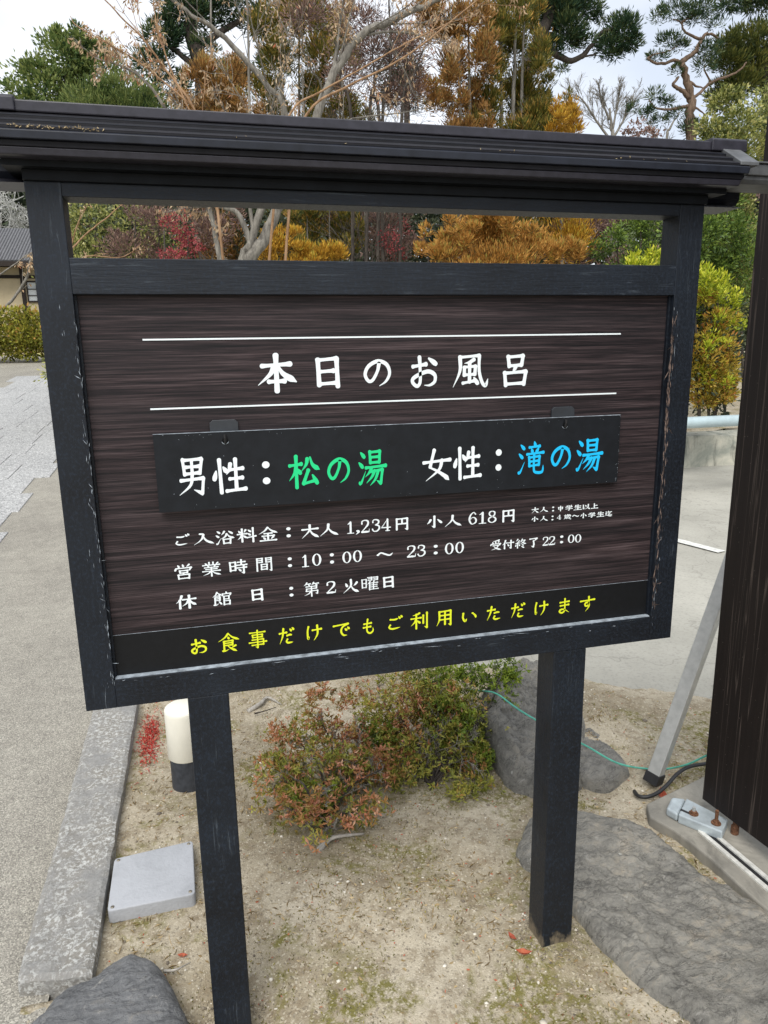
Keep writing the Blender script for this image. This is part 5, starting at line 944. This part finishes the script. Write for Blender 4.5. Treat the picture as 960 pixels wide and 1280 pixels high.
# --- hedge and old house, far left
hd = thing('clipped_hedge', 'clipped olive and yellow green hedge in front of the old house, far left', 'hedge', tuple(at(0, 450, 21.3)))
hb = []
for u in range(-150, 130, 11): hb += [(u, 400+RNG.uniform(-3, 3), 11, 14, 21.3), (u, 420, 11, 14, 21.1), (u, 436, 11, 14, 21.3)]
P, D, T = blob_points(BP(hb), 17000, .3, .55, 60); leaves('foliage', LM['hedge'], P, D, .12, .06, hd, tint=T)
Yh = 25.; s = px(at(20, 340, Yh)); hx = lambda u: at(u, 340, Yh)[0]; hz = lambda v: at(20, v, Yh)[2]
house = thing('old_house', 'low old house with dark tiled roof and beige plaster wall, far left', 'house', (hx(-40), Yh, hz(452)))
Geo().box(hx(-130), hx(62), Yh, Yh+4, hz(470), hz(334)).build('wall', MAT['plaster'], house)
g = Geo(); yr = Yh+2.; g.v = [(hx(-150), Yh-.75, hz(331)), (hx(82), Yh-.75, hz(331)), (hx(74), yr, hz(276)), (hx(-140), yr, hz(276)), (hx(-150), Yh+4.7, hz(331)), (hx(82), Yh+4.7, hz(331))]
g.f = [(0, 1, 2, 3), (3, 2, 5, 4), (1, 5, 2), (0, 3, 4), (0, 4, 5, 1)]; rf = g.build('roof', MAT['tile'], house)
g = Geo()
for k in range(60):
    x = hx(-148)+(hx(80)-hx(-148))*k/59; g.tube([(x, Yh-.78, hz(331)+.03), (x-.0, yr, hz(276)+.03)], .05, 5)
g.build('tile_ridges', MAT['tile'], rf, 'stuff')
Geo().box(hx(-152), hx(84), Yh-.8, Yh-.7, hz(336), hz(330)).build('eave_board', MAT['timber'], house)
Geo().box(hx(-130), hx(60), Yh-.06, Yh-.002, hz(348), hz(344)).build('timber_beam', MAT['timber'], house)
for u in (-20, 24.5, 58): Geo().box(hx(u), hx(u+4.5), Yh-.08, Yh-.003, hz(470), hz(334)).build('timber_post', MAT['timber'], house)
wn = Geo(); 
for a, b, c, d in ((31, 57, 351, 353), (31, 57, 376, 378), (31, 32.5, 353, 376), (43, 44, 353, 376), (55.5, 57, 353, 376), (32.5, 43, 361, 362), (32.5, 43, 369, 370), (44, 55.5, 361, 362), (44, 55.5, 369, 370)): wn.box(hx(a), hx(b), Yh-.06, Yh-.01, hz(d), hz(c))
f_ = wn.build('window_frame', MAT['timber'], house); Geo().box(hx(32), hx(56), Yh-.03, Yh-.002, hz(376), hz(353)).build('window_pane', MAT['paper'], f_)
# --- retaining wall and pipe rail, right
wl = thing('retaining_wall', 'low stained concrete wall under the yellow green shrub', 'wall', (6, 6.5, 0))
wz = float(at(890, 546, 6.35)[2]); zt = max(.3, wz)
grid_ = Geo(); nseg = 40
for k in range(nseg):
    a = 1.5+8.5*k/nseg; b = 1.5+8.5*(k+1)/nseg
    grid_.v += [(a, 6.35+.02*math.sin(k*1.7), -.1), (a, 6.40+.02*math.sin(k*1.3), zt+.02*math.sin(k*.9)), (a, 6.75, zt+.02)] if k == 0 else []
    grid_.v += [(b, 6.35+.02*math.sin((k+1)*1.7), -.1), (b, 6.40+.02*math.sin((k+1)*1.3), zt+.02*math.sin((k+1)*.9)), (b, 6.75, zt+.02)]
    n = 3*k; grid_.f += [(n, n+3, n+4, n+1), (n+1, n+4, n+5, n+2)]
grid_.build('wall_face', MAT['wallc'], wl)
grid_mesh('shrub_bed', np.linspace(1.5, 10, 40), np.linspace(6.74, 12, 30), lambda x, y: zt-.0+.15*fbm(x, y, 1, 3, 3)+.06*(y-6.7), MAT['soil'], None, 'structure')
Yr = 4.9; pz = float(at(890, 527, Yr)[2]); pr_ = px(at(890, 527, Yr))*7.2
rl = thing('pipe_rail', 'pale blue grey painted pipe rail in front of the low concrete wall', 'railing', (5.2, Yr, 0))
Geo().tube([(3.4, Yr, pz), (3.42, Yr, pz), (7.6, Yr, pz-.0)], pr_, 20).build('top_pipe', MAT['pipe'], rl, smooth=True)
for x in (3.55, 7.3): Geo().tube([(x, Yr, -.1), (x, Yr, pz-pr_*.8)], pr_*.9, 16).build('rail_post', MAT['pipe'], rl, smooth=True)

# --- azalea between the posts
az = thing('azalea_bush', 'low sprawling azalea with red brown and green leaves between the two posts', 'bush', (.80, .95, 0))
g = Geo(); tips = []; st_ = []
B0 = np.array([.57, .68, 0]); B1 = np.array([.97, .80, 0])
AZ = [(350, 975, .82), (372, 925, .92), (360, 1010, .66), (410, 1000, .62), (430, 950, .8), (400, 900, 1.0), (455, 1010, .58), (450, 905, .95), (480, 960, .75), (390, 1035, .56), (430, 1035, .55)]
AZ2 = [(500, 880, 1.05), (540, 850, 1.1), (590, 850, 1.1), (625, 845, 1.1), (610, 900, .95), (560, 900, .95), (520, 930, .9), (600, 955, .85), (470, 860, 1.15), (640, 870, 1.05), (575, 985, .78)]
for L_, b in ((AZ, B0), (AZ2, B1)):
    for u, v, Y in L_:
        e_ = at(u, v, Y); m_ = (b+e_)/2+np.array([0, 0, .03])+RNG.normal(0, .03, 3); st_.append((limb(g, [b+RNG.normal(0, .02, 3)*[1, 1, 0], m_, e_], .0055, .0022, 5), .0035))
g.build('stems', MAT['b_dark'], az, smooth=True)
g = Geo(); grow(st_, 1, 4, g, tips, RNG, 12, (.3, .8), .9, .25, .5, 0, .25, 2, .0011); g.build('twigs', MAT['b_grey'], az, 'stuff')
g = Geo()
for q in ([(553, 928, .98), (560, 950, .95), (570, 965, .9)], [(500, 950, .9), (520, 972, .86), (548, 985, .84)], [(600, 962, .86), (590, 985, .8), (572, 1003, .72)], [(545, 925, .98), (566, 932, .97), (575, 922, 1.0)]): limb(g, [at(*k) for k in q], .009, .005, 6)
g.build('lichened_stems', MAT['b_lich'], az, smooth=True)
def rosettes(name, blobs, n, leaf, per=6, Ln=.019, Wd=.0066):
    P, D, T = blob_points(blobs, n, .42, .25, 26); P = P+RNG.normal(0, .012, P.shape); keep = P[:, 2] > bed_z(P[:, 0], P[:, 1])+.01; P, D, T = P[keep], D[keep], T[keep]
    A = unit(D+[0, 0, .5]+RNG.normal(0, .25, D.shape)); PP = np.repeat(P, per, 0)+RNG.normal(0, .0018, (len(P)*per, 3)); Ln = Ln*np.repeat(RNG.choice([.7, 1., 1.25], len(P)), per); DD = np.repeat(A, per, 0)*.55+unit(RNG.normal(size=(len(P)*per, 3)))
    leaves(name, LM[leaf], PP, DD, Ln, Wd, az, tint=np.repeat(T, per))
rosettes('red_foliage', BP([(362, 940, 30, 36, .90), (400, 910, 28, 24, .98), (350, 985, 22, 30, .76), (388, 1012, 36, 24, .62), (430, 975, 36, 36, .76), (440, 920, 26, 28, .94), (462, 1012, 24, 14, .56), (520, 875, 32, 28, 1.06), (555, 890, 28, 28, 1.0), (425, 1030, 24, 12, .54), (475, 955, 26, 30, .82), (352, 1010, 18, 16, .66), (395, 1040, 26, 9, .52), (345, 920, 14, 24, .98), (505, 925, 28, 28, .92), (590, 955, 20, 24, .82), (400, 870, 22, 16, 1.05), (440, 870, 20, 16, 1.1), (500, 900, 26, 30, .98), (490, 965, 22, 24, .80)]), 1350, 'azred')
rosettes('olive_foliage', BP([(370, 985, 36, 36, .78), (420, 955, 38, 42, .82), (470, 888, 28, 32, 1.0), (510, 850, 36, 22, 1.12), (540, 880, 42, 36, 1.02), (590, 900, 36, 36, .96), (585, 945, 28, 26, .86), (600, 980, 18, 14, .74), (400, 1030, 34, 13, .56), (450, 1015, 30, 18, .6), (500, 975, 22, 18, .78), (555, 925, 36, 36, .92), (380, 925, 32, 28, .98), (575, 990, 26, 14, .70), (345, 960, 18, 26, .84), (450, 960, 30, 30, .86), (485, 920, 26, 26, .95), (510, 940, 30, 34, .88), (560, 870, 40, 26, 1.06), (540, 960, 30, 20, .8)]), 2600, 'azol')
rosettes('green_foliage', BP([(600, 848, 34, 20, 1.12), (632, 842, 16, 16, 1.12), (570, 840, 30, 14, 1.14), (618, 880, 20, 22, 1.04), (610, 915, 16, 18, .98), (635, 858, 18, 16, 1.08), (540, 850, 36, 16, 1.12), (560, 900, 36, 34, .97), (600, 950, 22, 22, .84), (470, 920, 28, 24, .95), (400, 1000, 30, 24, .7)]), 1500, 'azgr')
leafobj('orange red dead leaf caught in the top of the azalea', 458, 868, .017) if 0 else None
